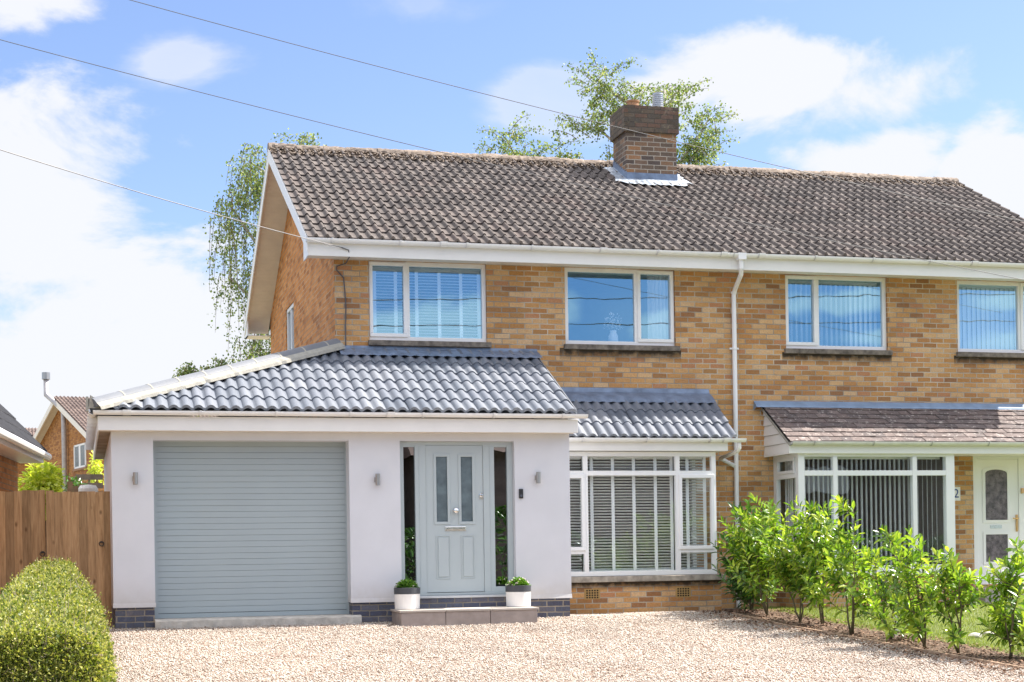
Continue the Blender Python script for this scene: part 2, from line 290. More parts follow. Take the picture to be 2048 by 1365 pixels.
# ---------------------------------------------------------------- mesh helpers
class MB:
    def __init__(s): s.v = []; s.f = []
    def add(s, vs, fs):
        b = len(s.v); s.v += [tuple(x) for x in vs]; s.f += [tuple(b + i for i in f) for f in fs]; return s
    def box(s, x0, x1, y0, y1, z0, z1):
        if x0 > x1: x0, x1 = x1, x0
        if y0 > y1: y0, y1 = y1, y0
        if z0 > z1: z0, z1 = z1, z0
        v = [(x, y, z) for x in (x0, x1) for y in (y0, y1) for z in (z0, z1)]
        return s.add(v, [(0, 1, 3, 2), (4, 6, 7, 5), (0, 4, 5, 1), (2, 3, 7, 6), (0, 2, 6, 4), (1, 5, 7, 3)])
    def prism(s, poly, d, flip=False):
        """poly: 3D points of a planar outline, d: extrusion vector"""
        n = len(poly); d = Vector(d); a = [Vector(p) for p in poly]; v = a + [p + d for p in a]
        f = [tuple(range(n))[::-1], tuple(range(n, 2 * n))] + [(i, (i + 1) % n, n + (i + 1) % n, n + i) for i in range(n)]
        return s.add(v, f)
    def tube(s, pts, rad, n=8, cap=True):
        pts = [Vector(p) for p in pts]; m = len(pts)
        if isinstance(rad, (int, float)): rad = [rad] * m
        vs = []; up = None
        for i, p in enumerate(pts):
            t = (pts[min(i + 1, m - 1)] - pts[max(i - 1, 0)]).normalized()
            if up is None:
                up = Vector((0, 0, 1)) if abs(t.z) < .9 else Vector((0, 1, 0))
            a = t.cross(up)
            if a.length < 1e-4: a = t.cross(Vector((1, 0, 0)))
            a.normalize(); b = a.cross(t).normalized(); up = b
            vs += [p + (a * math.cos(k * 2 * math.pi / n) + b * math.sin(k * 2 * math.pi / n)) * rad[i] for k in range(n)]
        fs = [(i * n + k, i * n + (k + 1) % n, (i + 1) * n + (k + 1) % n, (i + 1) * n + k) for i in range(m - 1) for k in range(n)]
        if cap: fs += [tuple(range(n))[::-1], tuple((m - 1) * n + k for k in range(n))]
        return s.add(vs, fs)
    def lathe(s, c, prof, n=28):
        vs = [(c[0] + r * math.cos(2 * math.pi * k / n), c[1] + r * math.sin(2 * math.pi * k / n), c[2] + z) for r, z in prof for k in range(n)]
        m = len(prof)
        fs = [(i * n + k, i * n + (k + 1) % n, (i + 1) * n + (k + 1) % n, (i + 1) * n + k) for i in range(m - 1) for k in range(n)]
        fs += [tuple(range(n))[::-1], tuple((m - 1) * n + k for k in range(n))]
        return s.add(vs, fs)
    def build(s, name, mat, parent=None, smooth=False, bevel=0, uv=True):
        me = bpy.data.meshes.new(name); me.from_pydata(s.v, [], s.f); me.update()
        return finish(me, name, mat, parent, smooth, bevel, uv)
def finish(me, name, mat, parent, smooth=False, bevel=0, uv=True):
    if uv and len(me.polygons) < 200000:
        l = me.uv_layers.new(name='uv')
        nl = len(me.loops); vi = np.empty(nl, np.int32); me.loops.foreach_get('vertex_index', vi)
        co = np.empty(len(me.vertices) * 3, np.float32); me.vertices.foreach_get('co', co); co = co.reshape(-1, 3)
        no = np.empty(len(me.polygons) * 3, np.float32); me.polygons.foreach_get('normal', no); no = np.abs(no.reshape(-1, 3))
        lt = np.empty(len(me.polygons), np.int32); me.polygons.foreach_get('loop_total', lt)
        ax = np.repeat(no.argmax(1), lt); c = co[vi]
        u = np.where(ax == 0, c[:, 1], c[:, 0]); v = np.where(ax == 2, c[:, 1], c[:, 2])
        l.data.foreach_set('uv', np.stack([u, v], 1).astype(np.float32).ravel())
    if smooth: me.shade_smooth()
    o = bpy.data.objects.new(name, me); col.objects.link(o)
    if mat: me.materials.append(mat)
    if parent:
        o.parent = parent
        wm = parent_loc(parent); o.matrix_parent_inverse = wm.inverted()
    if bevel:
        b = o.modifiers.new('bevel', 'BEVEL'); b.width = bevel; b.segments = 2; b.limit_method = 'ANGLE'; b.angle_limit = R(40)
    return o
def parent_loc(o):
    m = Matrix.LocRotScale(o.location, o.rotation_euler, o.scale)
    return (parent_loc(o.parent) @ o.matrix_parent_inverse @ m) if o.parent else m
def tag(o, label=None, cat=None, group=None, kind=None):
    for k, v in (('label', label), ('category', cat), ('group', group), ('kind', kind)):
        if v: o[k] = v
    return o
def empty(name, loc, label, cat, group=None, rz=0):
    o = bpy.data.objects.new(name, None); col.objects.link(o); o.location = loc; o.rotation_euler = (0, 0, rz); o.empty_display_size = .2
    return tag(o, label, cat, group)
def np_mesh(name, V, F, mat, parent=None, smooth=False, attr=None):
    """V (n,3) floats, F (m,k) ints of one polygon size"""
    me = bpy.data.meshes.new(name); m, k = F.shape
    me.vertices.add(len(V)); me.vertices.foreach_set('co', V.astype(np.float32).ravel())
    me.loops.add(m * k); me.loops.foreach_set('vertex_index', F.astype(np.int32).ravel())
    me.polygons.add(m); me.polygons.foreach_set('loop_start', np.arange(0, m * k, k, dtype=np.int32))
    me.update(calc_edges=True); me.validate()
    if attr is not None:
        a = me.attributes.new('tone', 'FLOAT', 'POINT'); a.data.foreach_set('value', attr.astype(np.float32))
    return finish(me, name, mat, parent, smooth, 0, False)
LEAF_V = np.array([(0, 0, 0), (-.5, .42, .06), (0, .5, -.03), (.5, .42, .06), (-.33, .78, .0), (.33, .78, .0), (0, 1, -.14)], float)
LEAF_F = np.array([(0, 2, 1), (0, 3, 2), (1, 2, 4), (2, 3, 5), (2, 6, 4), (2, 5, 6)])
QUAD_V = np.array([(0, 0, 0), (-.5, .5, .08), (.5, .5, .08), (0, 1, 0)], float); QUAD_F = np.array([(0, 2, 1), (1, 2, 3)])
def leaves(P, D, L, W, tmpl=(LEAF_V, LEAF_F), up=None):
    """arrays of leaf vertices: P base, D direction, L length, W width ratio"""
    n = len(P); D = D / np.linalg.norm(D, axis=1, keepdims=True)
    if up is None: up = np.tile(np.array([0, 0, 1.]), (n, 1)) + np.random.normal(0, .35, (n, 3))
    X = np.cross(D, up); X /= np.linalg.norm(X, axis=1, keepdims=True) + 1e-9; Z = np.cross(X, D)
    tv, tf = tmpl; L = np.asarray(L).reshape(-1, 1, 1) if np.ndim(L) else L
    V = P[:, None, :] + L * (tv[None, :, 0:1] * W * X[:, None, :] + tv[None, :, 1:2] * D[:, None, :] + tv[None, :, 2:3] * Z[:, None, :])
    F = (tf[None] + (np.arange(n) * len(tv))[:, None, None]).reshape(-1, 3)
    return V.reshape(-1, 3), F
def leaf_obj(name, P, D, L, W, mat, parent=None, tmpl=(LEAF_V, LEAF_F), up=None):
    V, F = leaves(np.asarray(P, float), np.asarray(D, float), L, W, tmpl, up); return np_mesh(name, V, F, mat, parent)

def wall(name, mat, parent, axis, c, a0, a1, z0, z1, holes, depth, top=None):
    """upright wall in the plane y=c (axis 'y') or x=c (axis 'x') with openings (a0,a1,z0,z1) and reveals of the given depth"""
    mb = MB(); xs = sorted({a0, a1, *[h[0] for h in holes], *[h[1] for h in holes]}); zs = sorted({z0, z1, *[h[2] for h in holes], *[h[3] for h in holes]})
    P = (lambda a, d, z: (a, c + d, z)) if axis == 'y' else (lambda a, d, z: (c + d, a, z))
    xs = [x for x in xs if a0 <= x <= a1]; zs = [z for z in zs if z0 <= z <= z1]
    for i in range(len(xs) - 1):
        for j in range(len(zs) - 1):
            mx_, mz = (xs[i] + xs[i + 1]) / 2, (zs[j] + zs[j + 1]) / 2
            if any(h[0] < mx_ < h[1] and h[2] < mz < h[3] for h in holes): continue
            mb.add([P(xs[i], 0, zs[j]), P(xs[i + 1], 0, zs[j]), P(xs[i + 1], 0, zs[j + 1]), P(xs[i], 0, zs[j + 1])], [(0, 1, 2, 3)])
    for h in holes:
        q = [(h[0], h[2]), (h[1], h[2]), (h[1], h[3]), (h[0], h[3])]
        for k in range(4):
            if k == 0 and h[2] <= z0: continue
            (u0, w0), (u1, w1) = q[k], q[(k + 1) % 4]
            mb.add([P(u0, 0, w0), P(u1, 0, w1), P(u1, depth, w1), P(u0, depth, w0)], [(0, 1, 2, 3)])
    if top: mb.add(top, [tuple(range(len(top)))])
    return mb.build(name, mat, parent)
def tiles(name, mat, parent, O, S, W, rows, gauge, kind, clip=None, tw=.30, stagger=False, thick=.022):
    """real roof tiles laid on a slope: O eaves corner, S unit vector up the slope, W width along +U"""
    O = Vector(O); S = Vector(S).normalized(); U = W[1].normalized(); width = W[0]; Nn = U.cross(S).normalized()
    if Nn.z < 0: Nn = -Nn
    rng = random.Random(3); V = []; F = []
    if kind == 'roll':     # flat pan with narrow roll
        prof = [(0, .004), (.012, .0), (.07, .0), (.084, .010), (.095, .032), (.113, .044), (.131, .032), (.143, .010), (.15, .004)]
        prof = prof[:-1] + [(a + .15, b) for a, b in prof]
    elif kind == 'pan':    # broad round rolls
        q = [(.15 * k / 9, .040 * max(0, math.sin(math.pi * min(1, (k / 9) / .80))) ** .75 if k / 9 <= .80 else 0) for k in range(10)]
        prof = q[:-1] + [(a + .15, b) for a, b in q]
    else: prof = [(0, 0), (tw - .005, 0)]
    if kind != 'flat': prof = [(a * tw / .30, b) for a, b in prof]
    for r in range(rows):
        ncol = int(width / tw) + 2
        for cix in range(-1, ncol):
            u0 = cix * tw + (tw / 2 if stagger and r % 2 else 0)
            if u0 >= width or u0 + tw <= 0: continue
            s0 = r * gauge + rng.uniform(-.009, .009); s1 = (r + 1) * gauge + .045; dz = rng.uniform(-.003, .004); rt = rng.uniform(-.004, .004)
            rings = [(s0 + .001, -.0), (s0, thick), (s0, thick), (s0 + gauge * .5, thick * .75), (s1, thick * .25)]
            b = len(V); n = len(prof)
            for ri, (s_, lift) in enumerate(rings):
                for pi_, (pu, ph) in enumerate(prof):
                    u = min(max(u0 + pu, 0), width)
                    if u != u0 + pu: ph = float(np.interp(u - u0, [q_[0] for q_ in prof], [q_[1] for q_ in prof]))
                    if clip: u, s2 = clip(u, s_)
                    else: s2 = s_
                    h = lift + ph + dz + rt * pu / tw
                    if ri == 0: h = ph * .96 + dz - .004
                    V.append(O + U * u + S * s2 + Nn * h)
            for ri in (0, 2, 3):
                for k in range(n - 1):
                    a = b + ri * n + k; F.append((a, a + 1, a + n + 1, a + n))
            # underside end so the lip reads as thick
    me = bpy.data.meshes.new(name); me.from_pydata([tuple(v) for v in V], [], F); me.update(); me.shade_smooth()
    return finish(me, name, mat, parent, True, 0, False)
def gutter(name, parent, x0, x1, y, z, mat=None, r=.058, unions=(), axis='x'):
    """half-round gutter running along x, rim at height z, back edge at y"""
    mb = MB()
    def seg(xa, xb, rr, zz=0):
        pr = [(-rr + rr * math.cos(a), -rr * math.sin(a) * .95) for a in [math.pi * k / 10 for k in range(11)]]
        inn = [(-rr + (rr - .008) * math.cos(a), -(rr - .008) * math.sin(a) * .95) for a in [math.pi * k / 10 for k in range(10, -1, -1)]]
        poly = [(xa, y + p, z + zz + q) for p, q in pr + inn]
        mb.prism(poly, (xb - xa, 0, 0))
        for xe in (xa, xb):
            mb.prism([(xe, y + p, z + zz + q) for p, q in pr], (.003 if xe == xa else -.003, 0, 0))
    seg(x0, x1, r)
    for u in unions: seg(u - .05, u + .05, r + .011, .006)
    x = x0 + .35
    while x < x1 - .2:
        if all(abs(x - u) > .2 for u in unions): seg(x - .014, x + .014, r + .010, .004)
        x += .93
    return mb.build(name, mat or mat_upvc, parent, smooth=False)
def venetian(parent, x0, x1, z0, z1, y, tapes, pitch=.0415, tilt=-9):
    mb = MB(); z = z0 + .03; k = 0
    while z < z1 - .03:
        a = R(tilt + random.uniform(-2, 2)); dy = .024 * math.cos(a); dzz = .024 * math.sin(a)
        mb.add([(x0, y - dy, z - dzz), (x1, y - dy, z - dzz), (x1, y + dy, z + dzz), (x0, y + dy, z + dzz),
                (x0, y - dy, z - dzz + .003), (x1, y - dy, z - dzz + .003), (x1, y + dy, z + dzz + .003), (x0, y + dy, z + dzz + .003)],
               [(0, 3, 2, 1), (4, 5, 6, 7), (0, 1, 5, 4), (2, 3, 7, 6)])
        z += pitch
    for t in tapes: mb.box(t - .024, t + .024, y - .031, y - .029, z0, z1)
    mb.box(x0, x1, y - .028, y + .028, z1 - .045, z1); mb.box(x0, x1, y - .026, y + .026, z0, z0 + .02)
    return mb.build('blind', mat_blind, parent)
def vertical_blind(parent, x0, x1, z0, z1, y, pitch=.078, ang=78, width=.089):
    mb = MB(); x = x0
    while x < x1:
        a = R(ang + random.uniform(-4, 4)) if not callable(ang) else R(ang(x)); dx = width / 2 * math.cos(a); dy = width / 2 * math.sin(a)
        mb.prism([(x - dx, y - dy, z0), (x + dx, y + dy, z0), (x + dx, y + dy, z1), (x - dx, y - dy, z1)], (.0015, 0, 0)); x += pitch
    mb.box(x0, x1, y - .02, y + .02, z1, z1 + .04)
    return mb.build('blind', mat_blind, parent)
def frame_mb(x0, x1, z0, z1, y0, y1, t=.055, cols=(), rows=()):
    mb = MB().box(x0, x1, y0, y1, z0, z0 + t).box(x0, x1, y0, y1, z1 - t, z1).box(x0, x0 + t, y0, y1, z0 + t, z1 - t).box(x1 - t, x1, y0, y1, z0 + t, z1 - t)
    for c in cols: mb.box(c - t / 2, c + t / 2, y0, y1, z0 + t, z1 - t)
    return mb
def window(parent, x0, x1, z0, z1, y, mull=(), sash=None, rails=(), glass=None, label=None, t=.06, room=True, rd=2.2, roomy=None, sill=True):
    """outer frame in plane y (front), mullions at x, opening sashes [(x0,x1,z0,z1)], rails [(x0,x1,z)]"""
    fr = frame_mb(x0, x1, z0, z1, y, y + .07, t, mull)
    for (a, b, z) in rails: fr.box(a, b, y + .003, y + .066, z - t / 2, z + t / 2)
    f = fr.build('window', mat_upvc, parent, bevel=.004)
    if label: f['label'] = label
    if sash:
        for (a, b, c, d) in sash:
            tt = .05; s = MB()
            s.box(a, b, y - .018, y + .05, c, c + tt).box(a, b, y - .018, y + .05, d - tt, d).box(a, a + tt, y - .018, y + .05, c + tt, d - tt).box(b - tt, b, y - .018, y + .05, c + tt, d - tt)
            s.build('sash', mat_upvc, f, bevel=.005)
    p = MB().add([(x0 + .02, y + .035, z0 + .02), (x1 - .02, y + .035, z0 + .02), (x1 - .02, y + .035, z1 - .02), (x0 + .02, y + .035, z1 - .02)], [(0, 1, 2, 3)])
    p.build('pane', glass or mat_glass, f)
    if room:
        ry = roomy if roomy is not None else y + .075
        b = MB(); X0, X1, Z0, Z1 = x0 - .3, x1 + .3, z0 - .5, z1 + .02
        q = [(X0, ry, Z0), (X1, ry, Z0), (X1, ry, Z1), (X0, ry, Z1)]; q2 = [(a, ry + rd, c) for a, _, c in q]
        b.add(q + q2, [(0, 1, 5, 4), (1, 2, 6, 5), (2, 3, 7, 6), (3, 0, 4, 7), (4, 5, 6, 7)])
        # the room's front wall round the opening
        h = (x0 + .01, x1 - .01, z0 + .01, z1 - .01)
        b.add([(X0, ry, Z0), (X1, ry, Z0), (X1, ry, h[2]), (X0, ry, h[2])], [(0, 1, 2, 3)])
        b.add([(X0, ry, h[2]), (h[0], ry, h[2]), (h[0], ry, Z1), (X0, ry, Z1)], [(0, 1, 2, 3)])
        b.add([(h[1], ry, h[2]), (X1, ry, h[2]), (X1, ry, Z1), (h[1], ry, Z1)], [(0, 1, 2, 3)])
        b.build('room_lining', mat_room, parent)
    return f

# ---------------------------------------------------------------- ground
def zg(y):
    return GZ if y > -1.7 else (GZ + .06 * (y + 1.7) if y > -12 else GZ - .618)
def strip(name, mat, x0, x1, ys, dz, kind='structure', xf0=None, xf1=None):
    mb = MB(); 
    for i in range(len(ys) - 1):
        a, b = ys[i], ys[i + 1]
        mb.add([(xf0(a) if xf0 else x0, a, zg(a) + dz), (xf1(a) if xf1 else x1, a, zg(a) + dz), (xf1(b) if xf1 else x1, b, zg(b) + dz), (xf0(b) if xf0 else x0, b, zg(b) + dz)], [(0, 1, 2, 3)])
    return tag(mb.build(name, mat), kind=kind)
strip('ground', mat_ground, -600, 600, [-600, -12, -9, -6, -4, -1.7, 600], -.012)
def bx(y): return 8.50 + (0 if y > -3.5 else .11 * (-3.5 - y))      # gravel / bed edge
YS = [-12.6, -12, -10, -8, -7, -6, -5, -4, -3, -1.7, 0]
strip('driveway', mat_gravelbase, .05, 0, YS, -.004, xf1=lambda y: bx(y) + .02)
strip('planting_bed', mat_bed, 0, 0, YS, .004, xf0=lambda y: bx(y) + .02, xf1=lambda y: bx(y) + .80 + .05 * math.sin(y * 2))
strip('lawn', mat_lawn, 0, 18, YS, 0.0, xf0=lambda y: bx(y) + .78 + .05 * math.sin(y * 2))
strip('pavement', mat_asphalt, -60, 60, [-15.5, -12.7], .02)
strip('road', mat_asphalt, -200, 200, [-30, -15.6], -.006)
# gravel stones
n = 165000
X = np.random.uniform(.1, 9.2, n); Y = -1.55 - (np.random.rand(n) ** .92) * 7.9
edge = 8.50 + np.clip(-3.5 - Y, 0, None) * .11
k = (X < edge - .02) & ~((X > .42) & (X < 3.9) & (Y > -1.78)) & ~((X > 3.85) & (X < 5.7) & (Y > -2.36)); X, Y = X[k], Y[k]
extra = 9000; X = np.concatenate([X, np.random.uniform(6.3, 8.6, extra)]); Y = np.concatenate([Y, np.random.uniform(-1.6, -.86, extra)]); n = len(X)
Zs = np.where(Y > -1.7, GZ, GZ + .06 * (Y + 1.7)) + np.random.uniform(0, .012, n) + .006 * np.sin(X * 3.1 + Y) * np.cos(Y * 2.3)
OV = np.array([(1, 0, 0), (-1, 0, 0), (0, 1, 0), (0, -1, 0), (0, 0, 1), (0, 0, -1)], float); OF = np.array([(0, 2, 4), (2, 1, 4), (1, 3, 4), (3, 0, 4), (2, 0, 5), (1, 2, 5), (3, 1, 5), (0, 3, 5)])
r_ = np.random.uniform(.0065, .0145, (n, 1, 1)); sc_ = np.random.uniform(.65, 1.25, (n, 6, 3)) * np.array([1.15, .95, .7])
V = OV[None] * sc_ * r_; th = np.random.uniform(0, 6.28, n); c_, s_ = np.cos(th), np.sin(th)
Vx = V[:, :, 0] * c_[:, None] - V[:, :, 1] * s_[:, None]; Vy = V[:, :, 0] * s_[:, None] + V[:, :, 1] * c_[:, None]
tl = np.random.uniform(-.5, .5, n)[:, None]; Vz = V[:, :, 2] + Vx * tl
V = np.stack([Vx + X[:, None], Vy + Y[:, None], Vz + Zs[:, None] + .004], 2).reshape(-1, 3)
F = (OF[None] + (np.arange(n) * 6)[:, None, None]).reshape(-1, 3)
tag(np_mesh('gravel', V, F, mat_stone, attr=np.repeat(np.random.rand(n), 6)), kind='stuff', label='pale pinkish loose gravel covering the driveway')
# bark chips and dead leaves in the bed
n = 7000; Y = np.random.uniform(-9, -1.0, n); X = 8.5 + np.clip(-3.5 - Y, 0, None) * .11 + np.random.uniform(-.35, .95, n) ; X = np.where(np.random.rand(n) < .15, X - np.random.rand(n) * .5, X)
P = np.stack([X, Y, np.where(Y > -1.7, GZ, GZ + .06 * (Y + 1.7)) + .012 + np.random.rand(n) * .015], 1); th = np.random.uniform(0, 6.28, n)
tag(leaf_obj('bark_litter', P, np.stack([np.cos(th), np.sin(th), np.random.uniform(-.2, .5, n)], 1), np.random.uniform(.02, .055, n), .55,
    simple('bark_chip', (.20, .12, .075), .9, var=.6, scale=40), tmpl=(QUAD_V, QUAD_F)), kind='stuff', label='brown bark chips and dead leaves scattered along the planting bed')
# dead leaves and twigs blown over the gravel
n = 1500; Y = np.random.uniform(-8, -1.8, n); X = np.random.uniform(.4, 8.4, n); k = (np.sin(X * 2.1 + Y * 1.3) + np.sin(Y * 3.3 - X) > .9) | (np.random.rand(n) < .2); k &= ~((X > 3.8) & (X < 5.7) & (Y > -2.4)); X, Y = X[k], Y[k]; n = len(X)
P = np.stack([X, Y, GZ + .06 * (Y + 1.7) + .018 + np.random.rand(n) * .008], 1); th = np.random.uniform(0, 6.28, n)
tag(leaf_obj('leaf_litter', P, np.stack([np.cos(th), np.sin(th), np.random.uniform(-.1, .3, n)], 1), np.random.uniform(.015, .04, n), .5,
    simple('dead_leaf', (.20, .10, .05), .9, var=.6, scale=40), tmpl=(QUAD_V, QUAD_F)), kind='stuff', label='small dead brown leaves scattered over the gravel')
# lawn grass
n = 60000; Y = np.random.uniform(-8.5, -.2, n); X = 9.30 + np.clip(-3.5 - Y, 0, None) * .11 + np.random.rand(n) ** 1.2 * 5.0
P = np.stack([X, Y, np.where(Y > -1.7, GZ, GZ + .06 * (Y + 1.7))], 1)
D = np.stack([np.random.normal(0, .35, n), np.random.normal(0, .35, n), np.ones(n)], 1)
tag(leaf_obj('grass', P, D, np.random.uniform(.025, .055, n), .16, mat_grass, tmpl=(QUAD_V, QUAD_F), up=np.random.normal(0, 1, (n, 3))), kind='stuff', label='short bright green grass of the front lawn')
# timber edging along the gravel
mb = MB()
ed = [(bx(y), y, zg(y)) for y in (-1.9, -3.5, -5, -6.5, -8, -10, -12)]
for a, b in zip(ed[:-1], ed[1:]):
    mb.prism([(a[0], a[1], a[2] - .05), (a[0] + .022, a[1], a[2] - .05), (a[0] + .022, a[1], a[2] + .035), (a[0], a[1], a[2] + .035)], (b[0] - a[0], b[1] - a[1] + .004, b[2] - a[2]))
tag(mb.build('bed_edging', simple('edging_board', (.40, .28, .19), .9, var=.3, scale=8)), 'thin timber edging board between the gravel drive and the laurel bed', 'edging')

# ================================================================ LEFT HOUSE
XL, XP, XR = 3.47, 9.17, 14.87     # outer walls and party line
YB = 7.6                            # rear wall
EZ = 4.13                           # soffit
lh = empty('brick_house', (XL, 0, GZ), 'tan brick semi-detached house with white rendered garage extension and grey tiled porch roof', 'house')
W1 = (3.95, 5.635, 3.02, 4.13); W2 = (6.79, 8.47, 3.02, 4.13); BAYH = (6.4, 8.72, GZ, 1.43)
wall('front_wall', mat_brick, lh, 'y', 0, XL, XP, GZ - .1, EZ + .1, [W1, W2, BAYH], .10)
sw = (4.33, 5.36, 3.2, 4.31)
slope = (6.57 - 4.32) / (3.8 + .48)
def rz(y): return 4.32 + (y + .48) * slope if y <= 3.8 else 4.32 + (8.08 - y) * slope
wall('side_wall', mat_brick_side, lh, 'x', XL, 0, YB, GZ - .1, EZ + .1, [(4.33, 5.36, 3.0, 4.23)], .12,
     top=[(XL, 0, EZ + .1), (XL, YB, EZ + .1), (XL, YB, rz(YB) - .13), (XL, 3.8, 6.57 - .13), (XL, 0, rz(0) - .13)])
wall('rear_wall', mat_brick_side, lh, 'y', YB, XL, XP, GZ - .1, EZ + .1, [], .1)
# side window (in the gable wall)
mb = MB().box(XL + .02, XL + .08, 4.33, 5.36, 3.0, 3.06).box(XL + .02, XL + .08, 4.33, 5.36, 4.17, 4.23).box(XL + .02, XL + .08, 4.33, 4.39, 3.06, 4.17).box(XL + .02, XL + .08, 5.30, 5.36, 3.06, 4.17).box(XL + .02, XL + .08, 4.81, 4.87, 3.06, 4.17)
sf = mb.build('window', mat_upvc, lh, bevel=.004); sf['label'] = 'small side window in the gable wall'
MB().add([(XL + .05, 4.35, 3.02), (XL + .05, 5.34, 3.02), (XL + .05, 5.34, 4.2), (XL + .05, 4.35, 4.2)], [(0, 1, 2, 3)]).build('pane', mat_glass, sf)
MB().box(XL + .2, XL + .22, 4.3, 5.4, 2.9, 4.3).build('net_curtain', simple('net_curtain', (.35, .37, .38), .9), sf)
# upstairs windows
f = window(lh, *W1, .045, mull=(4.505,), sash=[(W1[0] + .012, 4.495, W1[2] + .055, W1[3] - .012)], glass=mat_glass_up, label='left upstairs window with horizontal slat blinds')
venetian(f, W1[0] + .06, W1[1] - .06, W1[2] + .06, W1[3] - .06, .20, (4.06, 4.36, 4.66, 4.985, 5.30, 5.56))
MB().box(W1[0] - .02, W1[1] + .05, -.055, .06, W1[2] - .075, W1[2] - .002).build('sill', mat_sill, f, bevel=.006)
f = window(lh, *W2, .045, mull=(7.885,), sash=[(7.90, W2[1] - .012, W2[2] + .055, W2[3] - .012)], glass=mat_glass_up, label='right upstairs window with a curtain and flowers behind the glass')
MB().box(W2[0] - .03, W2[1] + .05, -.055, .06, W2[2] - .075, W2[2] - .002).build('sill', mat_sill, f, bevel=.006)
# curtain folds
pts = []; mb = MB()
for k in range(25):
    x = 8.12 + .34 * k / 24; pts.append((x, .22 + .03 * math.sin(k * 1.6), 0))
for a, b in zip(pts[:-1], pts[1:]): mb.add([(a[0], a[1], 2.9), (b[0], b[1], 2.9), (b[0], b[1], 4.1), (a[0], a[1], 4.1)], [(0, 1, 2, 3)])
mb.build('curtain', mat_curtain, f, smooth=True)
# main roof: left half
Sv = Vector((0, 3.8 + .48, 6.57 - 4.32)); SL = Sv.length
def mainroof(par, x0, x1):
    mb = MB()
    for (ya, yb) in ((-.44, 3.8), (8.04, 3.8)):
        mb.add([(x0, ya, rz(ya) - .02), (x1, ya, rz(ya) - .02), (x1, yb, 6.55), (x0, yb, 6.55), (x0, ya, rz(ya) - .07), (x1, ya, rz(ya) - .07), (x1, yb, 6.5), (x0, yb, 6.5)],
               [(0, 1, 2, 3), (4, 7, 6, 5), (0, 4, 5, 1), (0, 3, 7, 4), (1, 5, 6, 2)])
    r = mb.build('roof', simple('roof_underlay', (.05, .045, .04), .9), par)
    tiles('tiles', mat_tile, r, (x0, -.50, 4.30), Sv, (x1 - x0, Vector((1, 0, 0))), 15, SL / 15, 'roll', thick=.034)
    tiles('tiles', mat_tile, r, (x0, 8.10, 4.30), (0, -Sv.y, Sv.z), (x1 - x0, Vector((1, 0, 0))), 15, SL / 15, 'roll', thick=.034)
    # ridge tiles
    mb = MB(); x = x0 - .01; rr = random.Random(5)
    while x < x1:
        xe = min(x + .44, x1 + .01); rad = .115 + rr.uniform(-.004, .006); zc = 6.535 + rr.uniform(-.008, .008); seg = []
        nn = 12; m2 = 9
        for i in range(m2 + 1):
            for kk in range(nn + 1):
                a = math.pi * kk / nn; q = rad * (1 + rr.uniform(-.07, .09)); seg.append((x + (xe - x - .004) * i / m2, 3.8 - math.cos(a) * q * 1.15, zc + math.sin(a) * q))
        fs = [(i * (nn + 1) + kk, (i + 1) * (nn + 1) + kk, (i + 1) * (nn + 1) + kk + 1, i * (nn + 1) + kk + 1) for i in range(m2) for kk in range(nn)]
        fs.append(tuple(range(nn + 1))); mb.add(seg, fs); x += .44
    mb.build('ridge_tiles', mat_ridge, r)
    # crumbly moss and mortar along the top course
    n = int(900 * (x1 - x0)); X = np.random.uniform(x0, x1, n); tt = np.random.rand(n) ** 1.8 * .30
    P = np.stack([X, 3.68 - tt, 6.57 - (.12 + tt) * slope + .045], 1); th = np.random.uniform(0, 6.28, n)
    leaf_obj('moss', P, np.stack([np.cos(th), np.sin(th) * .9, np.sin(th) * .5 + np.random.uniform(-.1, .6, n)], 1), np.random.uniform(.015, .05, n), .9, mat_ridge, r, tmpl=(QUAD_V, QUAD_F))
    return r
mainroof(lh, 3.04, XP)
# fascia, soffit, box ends, gutter
MB().box(3.05, XP, -.445, -.425, 4.085, 4.29).build('fascia', mat_fascia, lh, bevel=.003)
mb = MB(); x = XL - .42
while x < XP - .001:
    xe = min(x + .1, XP); mb.box(x + .0015, xe - .0015, -.424, -.001, EZ, EZ + .01); x += .1
mb.build('soffit', mat_cream, lh)
gutter('gutter', lh, 3.02, XP - .003, -.447, 4.305, unions=(4.9, 7.2, 9.02))
# box end of the eaves at the gable and rear
for ya, yb in ((-.424, -.001), (YB + .02, YB + .44)):
    lo, hi = min(ya, yb), max(ya, yb)
    mb = MB().prism([(3.05, lo, 4.085), (3.05, hi, 4.085), (3.05, hi, rz(hi) - .09), (3.05, lo, rz(lo) - .09)], (.02, 0, 0))
    if ya > 0: mb.box(3.05, 3.47, YB + .001, YB + .44, 4.085, 4.10)
    mb.build('eaves_box', mat_fascia, lh)
def bargeboard(par, x, name='bargeboard'):
    mb = MB()
    for (ya, yb) in ((-.46, 3.8), (8.06, 3.8)):
        a, b = rz(ya), 6.57
        mb.prism([(x, ya, a - .20), (x, yb, b - .22), (x, yb, b - .03), (x, ya, a - .03)], (.022, 0, 0))
        mb.prism([(x - .006, ya, a - .035), (x - .006, yb, b - .035), (x - .006, yb, b + .0), (x - .006, ya, a + .0)], (.035, 0, 0))
    return mb.build(name, mat_fascia, par, bevel=.003)
bargeboard(lh, 3.035)
mb = MB()   # verge soffit planks under the slopes
